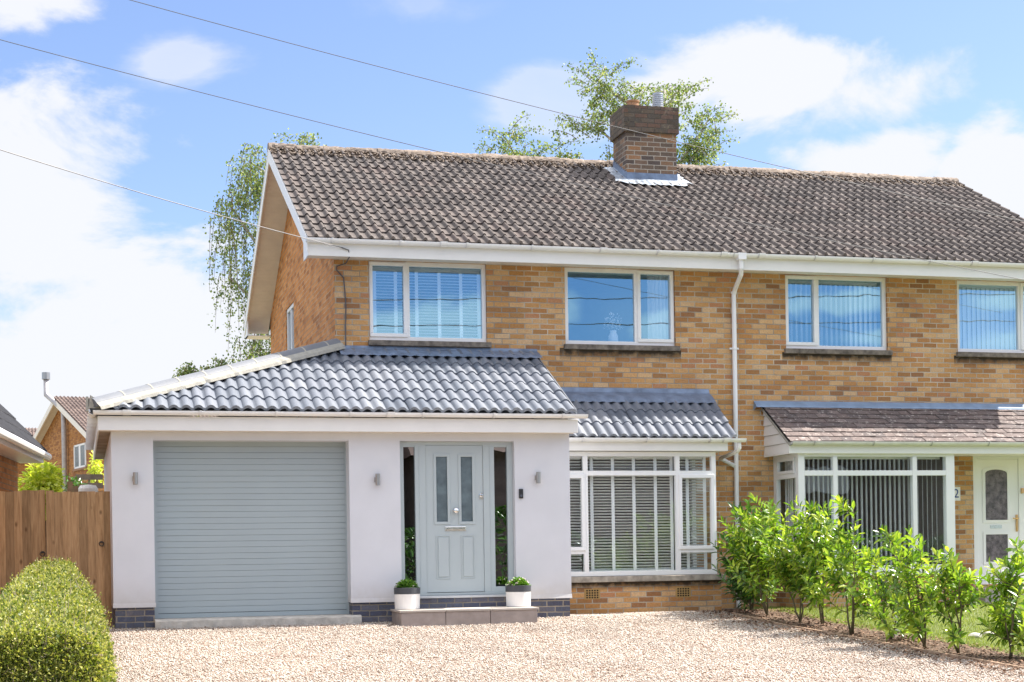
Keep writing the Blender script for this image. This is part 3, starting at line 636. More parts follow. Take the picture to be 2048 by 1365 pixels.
for (ya, yb) in ((-.42, 3.8), (8.02, 3.8)):
    m_ = 48
    for i in range(m_):
        y0 = ya + (yb - ya) * i / m_; y1 = ya + (yb - ya) * (i + .965) / m_
        mb.add([(3.058, y0, rz(y0) - .165), (3.469, y0, rz(y0) - .165), (3.469, y1, rz(y1) - .165), (3.058, y1, rz(y1) - .165),
                (3.058, y0, rz(y0) - .155), (3.469, y0, rz(y0) - .155), (3.469, y1, rz(y1) - .155), (3.058, y1, rz(y1) - .155)], [(0, 1, 2, 3), (4, 7, 6, 5), (0, 4, 5, 1), (2, 6, 7, 3)])
mb.build('verge_soffit', mat_cream, lh)
# main downpipe with swan neck (shared, on the party line)
def pipe(name, par, pts, hw=.033, mat=None):
    mb = MB().tube(pts, hw, 12)
    return mb.build(name, mat or mat_upvc, par, smooth=True)
dp = MB().tube([(9.30, -.50, 4.24), (9.30, -.50, 4.10), (9.33, -.42, 4.02), (9.37, -.10, 3.86), (9.37, -.05, 3.78), (9.37, -.05, 2.2), (9.37, -.05, GZ + .02)], .034, 12)
for z in (3.80, 2.98, 1.62, .2): dp.lathe((9.37, -.05, z), [(.034, 0), (.041, .004), (.041, .032), (.034, .036)], 14); 
for z in (2.98, .2): dp.box(9.30, 9.44, -.045, -.02, z + .005, z + .03)
dp.box(9.24, 9.36, -.565, -.445, 4.215, 4.312)
# chimney
ch = MB().box(8.745, 9.62, 2.85, 3.50, 5.9, 6.92)
ch = ch.build('chimney', mat_chim, lh)
MB().box(8.705, 9.655, 2.81, 3.54, 6.90, 7.33).build('collar', mat_collar, ch)
mb = MB().add([(8.72, 2.83, 7.331), (9.64, 2.83, 7.331), (9.64, 3.52, 7.331), (8.72, 3.52, 7.331), (8.95, 3.05, 7.40), (9.45, 3.05, 7.40), (9.45, 3.35, 7.40), (8.95, 3.35, 7.40)], [(0, 1, 5, 4), (1, 2, 6, 5), (2, 3, 7, 6), (3, 0, 4, 7), (4, 5, 6, 7)])
mb.build('flaunching', simple('flaunching', (.40, .33, .22), .9, var=.4, scale=15, bmp=.6), ch)
MB().lathe((8.97, 3.12, 7.33), [(.10, 0), (.095, .12), (.11, .13), (.11, .155), (.085, .155), (.08, .05)], 20).build('chimney_pot', mat_terra, ch)
pr = [(.085, 0)]
for k_ in range(7): pr += [(.085, .05 + k_ * .032), (.095, .058 + k_ * .032), (.095, .068 + k_ * .032), (.085, .076 + k_ * .032)]
MB().lathe((9.42, 3.15, 7.36), pr + [(.085, .28), (.09, .29), (.06, .29)], 22).build('flue_cowl', simple('galvanised_flue', (.45, .48, .52), .4, .8, var=.1), ch)
mb = MB()
def roofpt(x, y, h=.055): return (x, y, rz(y) + h)
mb.add([roofpt(8.70, 2.60), roofpt(9.68, 2.60), roofpt(9.68, 2.85, .06), roofpt(8.70, 2.85, .06)], [(0, 1, 2, 3)])
# ragged dressed apron
ap = []; nn = 26
for i in range(nn + 1):
    x = 8.50 + (9.85 - 8.50) * i / nn
    ap.append((x, 2.60 + random.uniform(-.06, .03) - (.02 if 2 < i < nn - 2 else -.12), 0))
top_ = [(8.56 + (9.80 - 8.56) * i / nn, 2.88, 0) for i in range(nn + 1)]
vs = [roofpt(x, y, .062 + .012 * (i % 2)) for i, (x, y, _) in enumerate(ap)] + [roofpt(x, y, .07) for x, y, _ in top_]
mb.add(vs, [(i, i + 1, nn + 2 + i, nn + 1 + i) for i in range(nn)])
for xs, sg in ((8.745, -1), (9.62, 1)):
    st = []; 
    for i in range(9):
        y = 2.84 + .08 * i; w_ = .16 + .05 * (i % 2)
        st.append((xs, y, w_))
    vs = [roofpt(xs + sg * w_, y, .058) for xs, y, w_ in st] + [roofpt(xs, y, .07) for xs, y, w_ in st]
    mb.add(vs, [(i, i + 1, 9 + i + 1, 9 + i) for i in range(8)])
mb.build('lead_apron', mat_leadlight, ch)
mb = MB().box(8.738, 9.627, 2.838, 2.852, 5.95, rz(2.84) + .17)
for i in range(8):
    y = 2.845 + .082 * i; zt = rz(y) + .14 + .05
    mb.box(8.733, 8.746, y, y + .08, rz(y) - .1, zt); mb.box(9.619, 9.632, y, y + .08, rz(y) - .1, zt)
mb.build('lead_upstand', mat_lead, ch)

# ---- garage extension
EX0, EX1, EY = .415, 6.30, -1.70
DO = (4.02, 5.545, -.50, 1.50); GO = (.918, 3.36, -.72, 1.50)
wall('extension_wall', mat_render, lh, 'y', EY, EX0, EX1, -.565, 1.72, [(DO[0], DO[1], -.565, DO[3]), (GO[0], GO[1], -.565, GO[3])], .30)
MB().add([(EX0, EY, -.565), (EX0, 4.0, -.565), (EX0, 4.0, 1.75), (EX0, EY, 1.75)], [(0, 1, 2, 3)]).add([(EX0, 4, -.565), (XL, 4, -.9), (XL, 4, 2.7), (EX0, 4, 1.75)], [(0, 1, 2, 3)]).build('extension_side_wall', mat_render, lh)
mb = MB().add([(EX1, EY, -.565), (EX1, 0, -.565), (EX1, 0, 1.80), (EX1, EY, 1.80)], [(0, 1, 2, 3)])
mb.add([(EX1, EY, 1.80), (EX1, 0, 1.80), (EX1, 0, 2.80)], [(0, 1, 2)])
mb.build('extension_side_wall', mat_render, lh)
# slight bell-cast at the bottom of the render
for a, b in ((EX0 - .006, GO[0] + .006), (GO[1] - .006, DO[0]), (DO[1], EX1 + .006)):
    mb = MB(); mb.add([(a, EY - .013, -.570), (b, EY - .013, -.570), (b, EY - .0005, -.515), (a, EY - .0005, -.515), (a, EY + .02, -.570), (b, EY + .02, -.570)], [(0, 1, 2, 3), (0, 4, 5, 1), (0, 3, 4), (1, 5, 2)])
    mb.build('bellcast_bead', mat_render, lh)
mb = MB()
for a, b, zt in ((EX0 + .02, GO[0] - .01, -.565), (GO[1] + .015, DO[0], -.565), (DO[0], DO[1], -.505), (DO[1], EX1 - .02, -.565)):
    mb.box(a, b, EY + .012 if zt < -.51 else EY + .05, EY + .35, GZ - .1, zt)
mb.box(EX0 + .02, EX0 + .3, EY + .36, 4, GZ - .1, -.566)
mb.build('plinth', mat_blue, lh)
# garage roller door
sh = MB(); z = GO[2] + .005; gy = -1.42; i = 0
sh.box(GO[0] - .02, GO[1] + .02, gy, gy + .03, GO[2] + .0, GO[2] + .055)
z = GO[2] + .06
while z < GO[3] + .05:
    h_ = .075
    pr = [(gy - .001, z), (gy - .0042, z + .003), (gy - .0045, z + h_ * .35), (gy - .0045, z + h_ * .88), (gy - .003, z + h_ - .003), (gy - .001, z + h_ - .004), (gy + .006, z + h_), (gy + .02, z + h_), (gy + .02, z)]
    sh.prism([(GO[0] + .02, a, b) for a, b in pr], (GO[1] - GO[0] - .0, 0, 0)); z += .075
gd = sh.build('garage_door', mat_garage, lh); gd['label'] = 'wide sage grey roller shutter garage door'
mb = MB().box(GO[0] - .03, GO[0] + .045, gy - .03, gy + .04, GO[2], GO[3] + .05).box(GO[1] - .012, GO[1] + .03, gy - .03, gy + .04, GO[2], GO[3] + .05)
mb.box(GO[0], GO[1], gy - .02, gy + .04, GO[3] - .03, GO[3] + .05)
mb.build('guide_rail', mat_garage, gd)
MB().box(GO[0] - .3, GO[1] + .3, gy + .08, gy + .10, GZ, 1.7).build('garage_lining', mat_dark, lh)
# threshold
mb = MB(); nx = 40; vs = []
for i in range(nx + 1):
    x = GO[0] - .01 + (GO[1] - GO[0] + .12) * i / nx; j = random.uniform(-.012, .012)
    vs += [(x, EY - .14 + j, GZ - .05), (x, EY - .13 + j, -.745 + j * .5), (x, EY - .10 + j, -.725 + j * .3), (x, gy + .05, -.722)]
mb.add(vs, [(i * 4 + k_, (i + 1) * 4 + k_, (i + 1) * 4 + k_ + 1, i * 4 + k_ + 1) for i in range(nx) for k_ in range(3)] + [(0, 1, 2, 3), tuple(nx * 4 + q for q in (3, 2, 1, 0))])
mb.build('garage_threshold', mat_conc, lh)
# front door set
dy = -1.60
ds = MB()
ds.box(DO[0] + .002, DO[1] - .002, dy, dy + .07, 1.455, 1.499).box(DO[0] + .002, DO[1] - .002, dy - .02, dy + .07, -.505, -.47)
for a, b in ((DO[0] + .002, 4.085), (4.235, 4.375), (5.145, 5.295), (5.47, DO[1] - .002)): ds.box(a, b, dy, dy + .07, -.47, 1.455)
for a, b in ((4.085, 4.235), (5.295, 5.47)): ds.box(a, b, dy + .003, dy + .067, 1.43, 1.455).box(a, b, dy + .003, dy + .067, -.47, -.40)
for a in (4.29, 5.235): ds.box(a - .004, a + .004, dy - .006, dy, -.47, 1.455)
dsf = ds.build('door_surround', mat_door, lh, bevel=.004)
MB().add([(4.08, dy + .035, -.42), (4.24, dy + .035, -.42), (4.24, dy + .035, 1.44), (4.08, dy + .035, 1.44)], [(0, 1, 2, 3)]).build('side_pane', mat_glass_dark, dsf)
MB().add([(5.29, dy + .035, -.42), (5.475, dy + .035, -.42), (5.475, dy + .035, 1.44), (5.29, dy + .035, 1.44)], [(0, 1, 2, 3)]).build('side_pane', mat_glass_dark, dsf)
MB().box(DO[0] - .02, DO[1] + .02, dy - .075, dy + .02, -.535, -.505).build('door_sill', simple('aluminium_sill', (.6, .63, .66), .35, .5), dsf, bevel=.003)
dyy = dy + .012
dx0, dx1, dz0, dz1 = 4.378, 5.142, -.462, 1.452
holes = [(4.515, 4.665, .455, 1.305), (4.845, 5.0, .455, 1.305)]
fd = wall('front_door', mat_door, lh, 'y', dyy, dx0, dx1, dz0, dz1, holes, .02); fd['label'] = 'sage grey front door with two tall glazed panels'
mb = MB()
def ringf(mb, x0, x1, z0, z1, t, ya, yb):
    mb.box(x0, x1, ya, yb, z0, z0 + t).box(x0, x1, ya, yb, z1 - t, z1).box(x0, x0 + t, ya, yb, z0 + t, z1 - t).box(x1 - t, x1, ya, yb, z0 + t, z1 - t)
for h in holes: ringf(mb, h[0] - .035, h[1] + .035, h[2] - .035, h[3] + .035, .037, dyy - .010, dyy - .0005)
for (a, b, c, d) in ((4.50, 4.695, -.29, .28), (4.835, 5.02, -.29, .28)):
    ringf(mb, a, b, c, d, .014, dyy - .007, dyy - .0005); mb.prism([(a + .03, dyy - .0005, c + .03), (b - .03, dyy - .0005, c + .03), (b - .03, dyy - .0005, d - .03), (a + .03, dyy - .0005, d - .03)], (0, -.009, 0))
mb.build('panel_moulding', mat_door, fd, bevel=.004)
for h in holes: MB().box(h[0] - .005, h[1] + .005, dyy + .012, dyy + .02, h[2] - .005, h[3] + .005).build('glass_panel', mat_glass_frost, fd)
kb = MB(); nn = 16; pf = [(.012, 0), (.012, .03), (.022, .034), (.036, .045), (.042, .06), (.038, .075), (.024, .085), (.004, .088)]
vs = [(4.762 + r * math.cos(2 * math.pi * k_ / nn), dyy - y, .60 + r * math.sin(2 * math.pi * k_ / nn)) for r, y in [(.032, 0), (.032, .006), (.012, .008)] + pf for k_ in range(nn)]
mm = len(pf) + 3; kb.add(vs, [(i * nn + k_, (i + 1) * nn + k_, (i + 1) * nn + (k_ + 1) % nn, i * nn + (k_ + 1) % nn) for i in range(mm - 1) for k_ in range(nn)] + [tuple((mm - 1) * nn + k_ for k_ in range(nn))])
kb.build('door_knob', mat_chrome, fd, smooth=True)
MB().box(4.622, 4.905, dyy - .012, dyy, .335, .395).box(4.632, 4.895, dyy - .022, dyy - .012, .35, .388).build('letter_plate', mat_chrome, fd, bevel=.004)
vs = [(5.118 + r * math.cos(2 * math.pi * k_ / nn), dyy - y, .80 + r * math.sin(2 * math.pi * k_ / nn)) for r, y in [(.028, 0), (.028, .02), (.018, .028), (.012, .04), (.002, .041)] for k_ in range(nn)]
MB().add(vs, [(i * nn + k_, (i + 1) * nn + k_, (i + 1) * nn + (k_ + 1) % nn, i * nn + (k_ + 1) % nn) for i in range(4) for k_ in range(nn)]).box(5.09, 5.146, dyy - .016, dyy, .755, .80).build('door_lock', mat_chrome, fd)
MB().box(DO[0] - .4, DO[1] + .4, dy + 1.4, dy + 1.42, GZ, 1.7).box(DO[0] - .4, DO[0] - .38, dy + .08, dy + 1.4, GZ, 1.7).box(DO[1] + .38, DO[1] + .4, dy + .08, dy + 1.4, GZ, 1.7).box(DO[0] - .4, DO[1] + .4, dy + .08, dy + 1.4, 1.65, 1.67).build('hall_lining', mat_room, lh)
# fascia, soffit and gutter of the extension
MB().box(.26, 6.36, -1.905, -1.885, 1.60, 1.775).build('extension_fascia', mat_fascia, lh, bevel=.003)
MB().box(.28, 6.34, -1.884, -1.701, 1.602, 1.612).build('extension_soffit', mat_cream, lh)
gutter('extension_gutter', lh, .20, 6.47, -1.907, 1.835, r=.056, unions=(.60, 3.85))
# left side eaves: fascia, side gutter, exposed rafter feet
mb = MB().box(.255, .275, -1.884, 4.0, 1.60, 1.775); mb.build('side_fascia', mat_fascia, lh)
mb = MB().box(.276, .414, -1.69, 4.0, 1.605, 1.615); mb.build('side_soffit', simple('weathered_soffit', (.30, .25, .20), .9, var=.4, scale=4), lh)
mb = MB(); pr = [(.20 - .056 * math.cos(math.pi * k_ / 8), -.053 * math.sin(math.pi * k_ / 8)) for k_ in range(9)] + [(.20 + .048 * math.cos(math.pi * k_ / 8), -.045 * math.sin(math.pi * k_ / 8)) for k_ in range(9)]
mb.prism([(a, -1.96, 1.835 + b) for a, b in pr], (0, 5.9, 0)); y = -1.5
while y < 4: mb.box(.135, .262, y, y + .02, 1.72, 1.80); y += .55
mb.build('side_gutter', mat_upvc, lh)
# roof tiles with hip
HA = Vector((.20, -1.95, 1.86)); HB = Vector((3.50, 0.0, 2.91))
S1 = Vector((0, 1.95, 1.00)); L1 = S1.length; S1n = S1.normalized()
hipx = lambda s_: 3.30 * s_ / L1
def clip1(u, s_):
    lo = hipx(min(s_, L1)) ; return max(u, lo), s_
er = MB().add([(.2, -1.93, 1.84), (6.27, -1.93, 1.84), (6.27, 0, 2.83), (3.47, 0, 2.83)], [(0, 1, 2, 3)]).add([(.2, -1.93, 1.84), (3.47, 0, 2.83), (3.47, 4.2, 2.83), (.2, 4.2, 1.84)], [(0, 1, 2, 3)])
er = er.build('extension_roof', simple('extension_underlay', (.13, .14, .16), .9), lh); er['label'] = 'new slate grey tiled lean-to roof with a hip'
tiles('tiles', mat_tilenew, er, (.20, -1.97, 1.845), S1, (6.13, Vector((1, 0, 0))), 7, L1 / 6.5, 'pan', clip=clip1, thick=.032)
S2 = Vector((3.27, 0, 1.00)); L2 = S2.length
def clip2(u, s_):
    return max(u, 1.95 * min(s_, L2) / L2), s_
tiles('tiles', mat_tilenew, er, (.18, -1.97, 1.845), S2, (6.1, Vector((0, 1, 0))), 10, L2 / 10, 'pan', clip=clip2)
MB().prism([(6.318, -1.955, 1.835), (6.318, 0, 2.835), (6.318, 0, 2.90), (6.318, -1.955, 1.90)], (.014, 0, 0)).build('verge_edge', mat_hipcap, er)
# hip caps
hd = (HB - HA); hl = hd.length; hd.normalize(); side = hd.cross(Vector((0, 0, 1))).normalized(); hup = side.cross(hd).normalized()
mb = MB(); mj = MB(); s_ = 0; k_ = 0
while s_ < hl - .05:
    se = min(s_ + .415, hl)
    for tgt, a0, a1, rad in ((mb, s_, se - .008, .118), (mj, se - .012, se + .012, .121)):
        if tgt is mj and se >= hl: continue
        vs = []
        for ss in (a0, a1):
            for q in range(15):
                a = math.pi * q / 14; vs.append(HA + hd * ss + side * math.cos(a) * rad * 1.05 + hup * (math.sin(a) * rad * .95 + .015))
        tgt.add(vs, [(q, q + 1, 16 + q, 15 + q) for q in range(14)] + [tuple(range(15)), tuple(range(29, 14, -1))])
    s_ = se
hc = mb.build('hip_caps', mat_hipcap, er)
mb = mj
n_ = 60; vs = []
for i in range(n_ + 1):
    p = HA + hd * hl * i / n_; o_ = random.uniform(-.012, .012)
    vs += [p + side * .115 + hup * .06, p + side * (.165 + o_) + hup * .01, p + side * (.175 + o_) - hup * .03, p - side * .115 + hup * .06, p - side * .16 + hup * .0]
mb.add(vs, [(i * 5 + a, (i + 1) * 5 + a, (i + 1) * 5 + a + 1, i * 5 + a + 1) for i in range(n_) for a in (0, 1, 3)])
mb.build('hip_bedding', mat_mortar, er)
# top lead flashing
mb = MB(); nx = 90; vs = []
for i in range(nx + 1):
    x = 3.50 + (6.36 - 3.50) * i / nx; wv = .006 * math.sin(x * 2 * math.pi / .15)
    vs += [(x, -.31, 2.775 + wv), (x, -.15, 2.855), (x, -.03, 2.90), (x, -.012, 2.94)]
mb.add(vs, [(i * 4 + a, (i + 1) * 4 + a, (i + 1) * 4 + a + 1, i * 4 + a + 1) for i in range(nx) for a in range(3)])
mb.build('flashing', mat_lead, lh)
mb = MB().box(.12, .15, -1.99, -1.87, 1.82, 2.0).add([(.15, -1.99, 1.86), (.36, -1.99, 1.85), (.30, -1.99, 1.93), (.17, -1.99, 2.02)], [(0, 1, 2, 3)]); mb.build('hip_end', mat_mortar, er)

# ---- bay window
BY = -.85; BX0, BX1 = 6.32, 8.72
mb = MB().box(6.20, 8.775, BY, 0.05, GZ - .1, -.385).build('bay_wall', mat_brick, lh)
MB().box(6.20, 8.83, BY - .055, -.03, -.385, -.305).build('bay_sill', mat_sillb, lh, bevel=.008)
cx0, cx1, tz = 6.79, 8.145, 1.125
f = window(lh, 6.20, BX1, -.30, 1.425, BY, mull=(cx0, cx1), rails=[(6.25, 8.67, tz), (8.17, 8.67, .04), (6.25, 6.76, .04)],
           sash=[(8.155, 8.69, .055, 1.105), (6.20, 6.775, .055, 1.105)], label='ground floor bay window with white slat blinds', t=.065, room=False)
venetian(f, 6.24, cx0 - .02, -.24, 1.38, BY + .17, (6.50,), pitch=.0405, tilt=-24)
venetian(f, cx0 + .03, cx1 - .03, -.24, 1.38, BY + .17, (6.92, 7.23, 7.54, 7.86, 8.10), pitch=.0405, tilt=-24)
venetian(f, cx1 + .03, 8.62, -.24, 1.38, BY + .17, (8.34, 8.60), pitch=.0405, tilt=-24)
# bay room, right return with glass
mb = MB()
x0, x1, z0, z1 = 6.20, 8.715, -.38, 1.50
mb.add([(x0, BY + .05, z0), (x1, BY + .05, z0), (x1, 3, z0), (x0, 3, z0), (x0, BY + .05, z1), (x1, BY + .05, z1), (x1, 3, z1), (x0, 3, z1)], [(0, 1, 2, 3), (4, 7, 6, 5), (0, 3, 7, 4), (2, 6, 7, 3)])
mb.add([(x1, 0.0, z0), (x1, 3, z0), (x1, 3, z1), (x1, 0, z1)], [(0, 1, 2, 3)])
mb.build('room_lining', mat_room, lh)
mb = MB().box(8.66, 8.72, BY + .07, -.001, -.30, -.24).box(8.66, 8.72, BY + .07, -.001, 1.365, 1.425).box(8.66, 8.72, -.07, -.001, -.24, 1.365).box(8.66, 8.72, BY + .07, -.07, 1.10, 1.16)
f2 = mb.build('window', mat_upvc, lh); f2['label'] = 'return pane at the right side of the bay window'
MB().add([(8.69, BY + .07, -.26), (8.69, -.03, -.26), (8.69, -.03, 1.4), (8.69, BY + .07, 1.4)], [(0, 1, 2, 3)]).build('pane', mat_glass, f2)
MB().box(6.2, 8.86, -.965, -.945, 1.43, 1.60).build('bay_fascia', mat_fascia, lh, bevel=.003)
MB().box(6.2, 8.85, -.944, -.001, 1.432, 1.445).build('bay_soffit', mat_fascia, lh)
gutter('bay_gutter', lh, 6.35, 9.10, -.968, 1.60, r=.055, unions=(8.80,))
S3 = Vector((0, 1.0, .70)); L3 = S3.length
br = MB().add([(6.33, -.98, 1.60), (8.93, -.98, 1.60), (8.93, 0, 2.28), (6.33, 0, 2.28)], [(0, 1, 2, 3)]).add([(8.93, -.98, 1.60), (8.93, 0, 1.60), (8.93, 0, 2.28)], [(0, 1, 2)])
br = br.build('bay_roof', simple('bay_underlay', (.13, .14, .16), .9), lh); br['label'] = 'small slate grey tiled roof over the bay window'
MB().prism([(8.952, -1.01, 1.59), (8.952, 0, 2.297), (8.952, 0, 2.365), (8.952, -1.01, 1.655)], (.014, 0, 0)).build('verge_edge', mat_hipcap, br)
tiles('tiles', mat_tilenew, br, (6.33, -1.02, 1.60), S3, (2.63, Vector((1, 0, 0))), 3, .345, 'pan', thick=.032)
mb = MB(); nx = 80; vs = []
for i in range(nx + 1):
    x = 6.33 + (8.97 - 6.33) * i / nx; wv = .006 * math.sin(x * 2 * math.pi / .15)
    vs += [(x, -.32, 2.165 + wv), (x, -.16, 2.275), (x, -.04, 2.335), (x, -.012, 2.40)]
mb.add(vs, [(i * 4 + a, (i + 1) * 4 + a, (i + 1) * 4 + a + 1, i * 4 + a + 1) for i in range(nx) for a in range(3)])
mb.build('bay_flashing', mat_lead, lh)
pipe('bay_downpipe', lh, [(9.02, -.99, 1.56), (9.02, -.99, 1.47), (9.03, -.9, 1.43), (9.12, -.06, 1.38), (9.34, -.055, 1.27)], .030)
# air bricks
for cx in (6.86, 8.20):
    ab = MB(); ab.box(cx - .115, cx + .115, BY - .006, BY + .01, -.62, -.475)
    a_ = ab.build('air_brick', simple('tan_vent', (.40, .25, .09), .8), lh)
    g_ = MB()
    for i in range(5):
        for j in range(4): g_.box(cx - .088 + i * .038, cx - .064 + i * .038, BY - .0075, BY - .005, -.605 + j * .032, -.585 + j * .032)
    g_.build('vent_hole', mat_dark, a_)

# ================================================================ RIGHT HOUSE
rh = empty('brick_house', (XR, 0, GZ), 'tan brick semi-detached house on the right with a white door and lichened porch roof', 'house')
W3 = (10.215, 11.89, 3.02, 4.13); W4 = (13.07, 14.70, 3.02, 4.13)
DR = (13.30, 14.75, -.55, 1.55); BH = (9.99, 12.50, -.42, 1.42)
wall('front_wall', mat_brick, rh, 'y', 0, XP, XR, GZ - .1, EZ + .1, [W3, W4, DR, BH], .10)
wall('side_wall', mat_brick_side, rh, 'x', XR, 0, YB, GZ - .1, EZ + .1, [], .1, top=[(XR, 0, EZ + .1), (XR, YB, EZ + .1), (XR, YB, rz(YB) - .13), (XR, 3.8, 6.57 - .13), (XR, 0, rz(0) - .13)])
wall('rear_wall', mat_brick_side, rh, 'y', YB, XP, XR, GZ - .1, EZ + .1, [], .1)
f = window(rh, *W3, .045, mull=(10.75,), sash=[(W3[0] + .012, 10.74, W3[2] + .055, W3[3] - .012)], glass=mat_glass_up, label='left upstairs window with half-open vertical blinds')
vertical_blind(f, W3[0] + .1, W3[1] - .08, W3[2] + .06, W3[3] - .10, .20, pitch=.082, ang=lambda x: 84 if x < 11.35 else 35)
MB().box(W3[0] - .03, W3[1] + .05, -.055, .06, W3[2] - .075, W3[2] - .002).build('sill', mat_sill, f, bevel=.006)
f = window(rh, *W4, .045, mull=(14.18,), sash=[(14.19, W4[1] - .012, W4[2] + .055, W4[3] - .012)], glass=mat_glass_up, label='right upstairs window with closed vertical blinds')
vertical_blind(f, W4[0] + .08, W4[1] - .08, W4[2] + .06, W4[3] - .08, .20, pitch=.082, ang=14)
MB().box(W4[0] - .03, W4[1] + .05, -.055, .06, W4[2] - .075, W4[2] - .002).build('sill', mat_sill, f, bevel=.006)
mainroof(rh, XP, 15.30)
MB().box(XP, 15.29, -.445, -.425, 4.085, 4.29).build('fascia', mat_fascia, rh, bevel=.003)
MB().box(XP, 15.27, -.424, -.001, EZ, EZ + .01).build('soffit', mat_fascia, rh)
gutter('gutter', rh, XP + .003, 15.32, -.447, 4.305, unions=(9.60, 13.05))
bargeboard(rh, 15.275)
dp.build('downpipe', mat_upvc, rh, smooth=False)
# bay of the right house
NY = -.86; NX0, NX1 = 9.98, 12.48
mb = MB().box(NX0 + .02, NX1 - .02, NY + .02, -.002, GZ - .1, -.36).build('bay_wall', mat_brick, rh)
MB().box(NX0 - .03, NX1 + .03, NY - .04, -.002, -.36, -.29).build('bay_sill', mat_upvc, rh, bevel=.006)
nf = MB()
nf.box(NX0, NX0 + .10, NY, NY + .10, -.29, 1.42).box(NX1 - .14, NX1, NY, NY + .10, -.29, 1.42)
nf.box(NX0 + .10, NX1 - .14, NY, NY + .08, -.29, -.22).box(NX0 + .10, NX1 - .14, NY, NY + .08, 1.36, 1.42).box(NX0 + .10, NX1 - .14, NY + .002, NY + .078, 1.085, 1.16)
for c in (10.56, 11.83): nf.box(c - .035, c + .035, NY - .004, NY + .08, -.22, 1.36)
f = nf.build('window', mat_upvc, rh, bevel=.004); f['label'] = 'ground floor bay window with thin vertical blinds'
MB().add([(NX0 + .09, NY + .04, -.25), (NX1 - .13, NY + .04, -.25), (NX1 - .13, NY + .04, 1.38), (NX0 + .09, NY + .04, 1.38)], [(0, 1, 2, 3)]).build('pane', mat_glass, f)
vertical_blind(f, NX0 + .16, NX1 - .16, -.22, 1.33, NY + .16, pitch=.076, ang=lambda x: (80 if x < 11.85 else 66) + random.uniform(-2, 2))
nf = MB()   # side return
nf.box(NX0, NX0 + .06, NY + .101, -.10, -.29, -.22).box(NX0, NX0 + .06, NY + .101, -.10, 1.36, 1.42).box(NX0, NX0 + .07, -.10, -.001, -.29, 1.42).box(NX0 - .002, NX0 + .058, NY + .101, -.10, 1.06, 1.13)
nf.box(NX0 - .012, NX0 + .04, NY + .12, NY + .165, 1.13, 1.36).box(NX0 - .012, NX0 + .04, -.165, -.12, 1.13, 1.36).box(NX0 - .012, NX0 + .04, NY + .165, -.165, 1.13, 1.175).box(NX0 - .012, NX0 + .04, NY + .165, -.165, 1.315, 1.36)
f = nf.build('window', mat_upvc, rh, bevel=.003); f['label'] = 'narrow side window of the bay with a small top light'
MB().add([(NX0 + .03, NY + .1, -.25), (NX0 + .03, -.08, -.25), (NX0 + .03, -.08, 1.38), (NX0 + .03, NY + .1, 1.38)], [(0, 1, 2, 3)]).build('pane', mat_glass, f)
mb = MB(); 
for k_ in range(14): mb.box(NX0 + .16 + .02 * math.sin(k_ * 2), NX0 + .165 + .02 * math.sin(k_ * 2), NY + .12 + k_ * .05, NY + .165 + k_ * .05, -.25, 1.35)
mb.build('curtain', mat_curtain, f)
mb = MB(); x0, x1, z0, z1 = NX0 + .06, NX1 - .06, -.35, 1.45
mb.add([(x0, NY + .05, z0), (x1, NY + .05, z0), (x1, 3, z0), (x0, 3, z0), (x0, NY + .05, z1), (x1, NY + .05, z1), (x1, 3, z1), (x0, 3, z1)], [(0, 1, 2, 3), (4, 7, 6, 5), (1, 2, 6, 5), (2, 6, 7, 3)])
mb.add([(x0, 0.0, z0), (x0, 3, z0), (x0, 3, z1), (x0, 0, z1)], [(0, 1, 2, 3)])
mb.build('room_lining', mat_room, rh)
mb = MB().box(NX1 - .01, NX1 + .02, NY + .10, -.001, -.29, 1.42).build('bay_side_panel', mat_upvc, rh)
# porch roof
PX0, PX1 = 9.80, 15.2
MB().box(PX0 + .01, PX1, -.93, -.91, 1.40, 1.555).build('porch_fascia', mat_fascia, rh, bevel=.003)
MB().box(PX0 + .03, PX1, -.909, -.001, 1.422, 1.432).build('porch_soffit', mat_fascia, rh)
gutter('porch_gutter', rh, PX0 + .02, PX1, -.932, 1.565, r=.055, unions=(14.2,), mat=simple('aged_gutter', (.66, .66, .62), .5))
S4 = Vector((0, .99, .62)); L4 = S4.length
pr_ = MB().add([(PX0, -.95, 1.56), (PX1, -.95, 1.56), (PX1, 0, 2.155), (PX0, 0, 2.155)], [(0, 1, 2, 3)]).build('porch_roof', simple('porch_underlay', (.05, .045, .04), .9), rh); pr_['label'] = 'lichen covered brown lean-to roof above bay and door'
tiles('tiles', mat_tileporch, pr_, (PX0, -.985, 1.56), S4, (PX1 - PX0, Vector((1, 0, 0))), 8, L4 / 8.2, 'flat', tw=.165, stagger=True, thick=.024)
mb = MB()   # cladding boards of the cheek
zb = [1.40, 1.56, 1.71, 1.86, 2.01, 2.15]
for a, b in zip(zb[:-1], zb[1:]):
    ye = lambda z: -.905 if z <= 1.56 else -.905 + (z - 1.56) / .62 * .99
    mb.add([(PX0 + .03, ye(a), a), (PX0 + .03, -.001, a), (PX0 + .045, -.001, b - .004), (PX0 + .045, min(ye(b), -.002), b - .004), (PX0 + .06, ye(a), a), (PX0 + .06, -.001, a)], [(0, 1, 2, 3), (0, 4, 5, 1)])
mb.build('cheek_cladding', mat_fascia, rh)
MB().prism([(PX0 - .004, -.97, 1.545), (PX0 - .004, -.0, 2.15), (PX0 - .004, 0, 2.11), (PX0 - .004, -.97, 1.50)], (.03, 0, 0)).build('verge_strip', mat_mortar, rh)
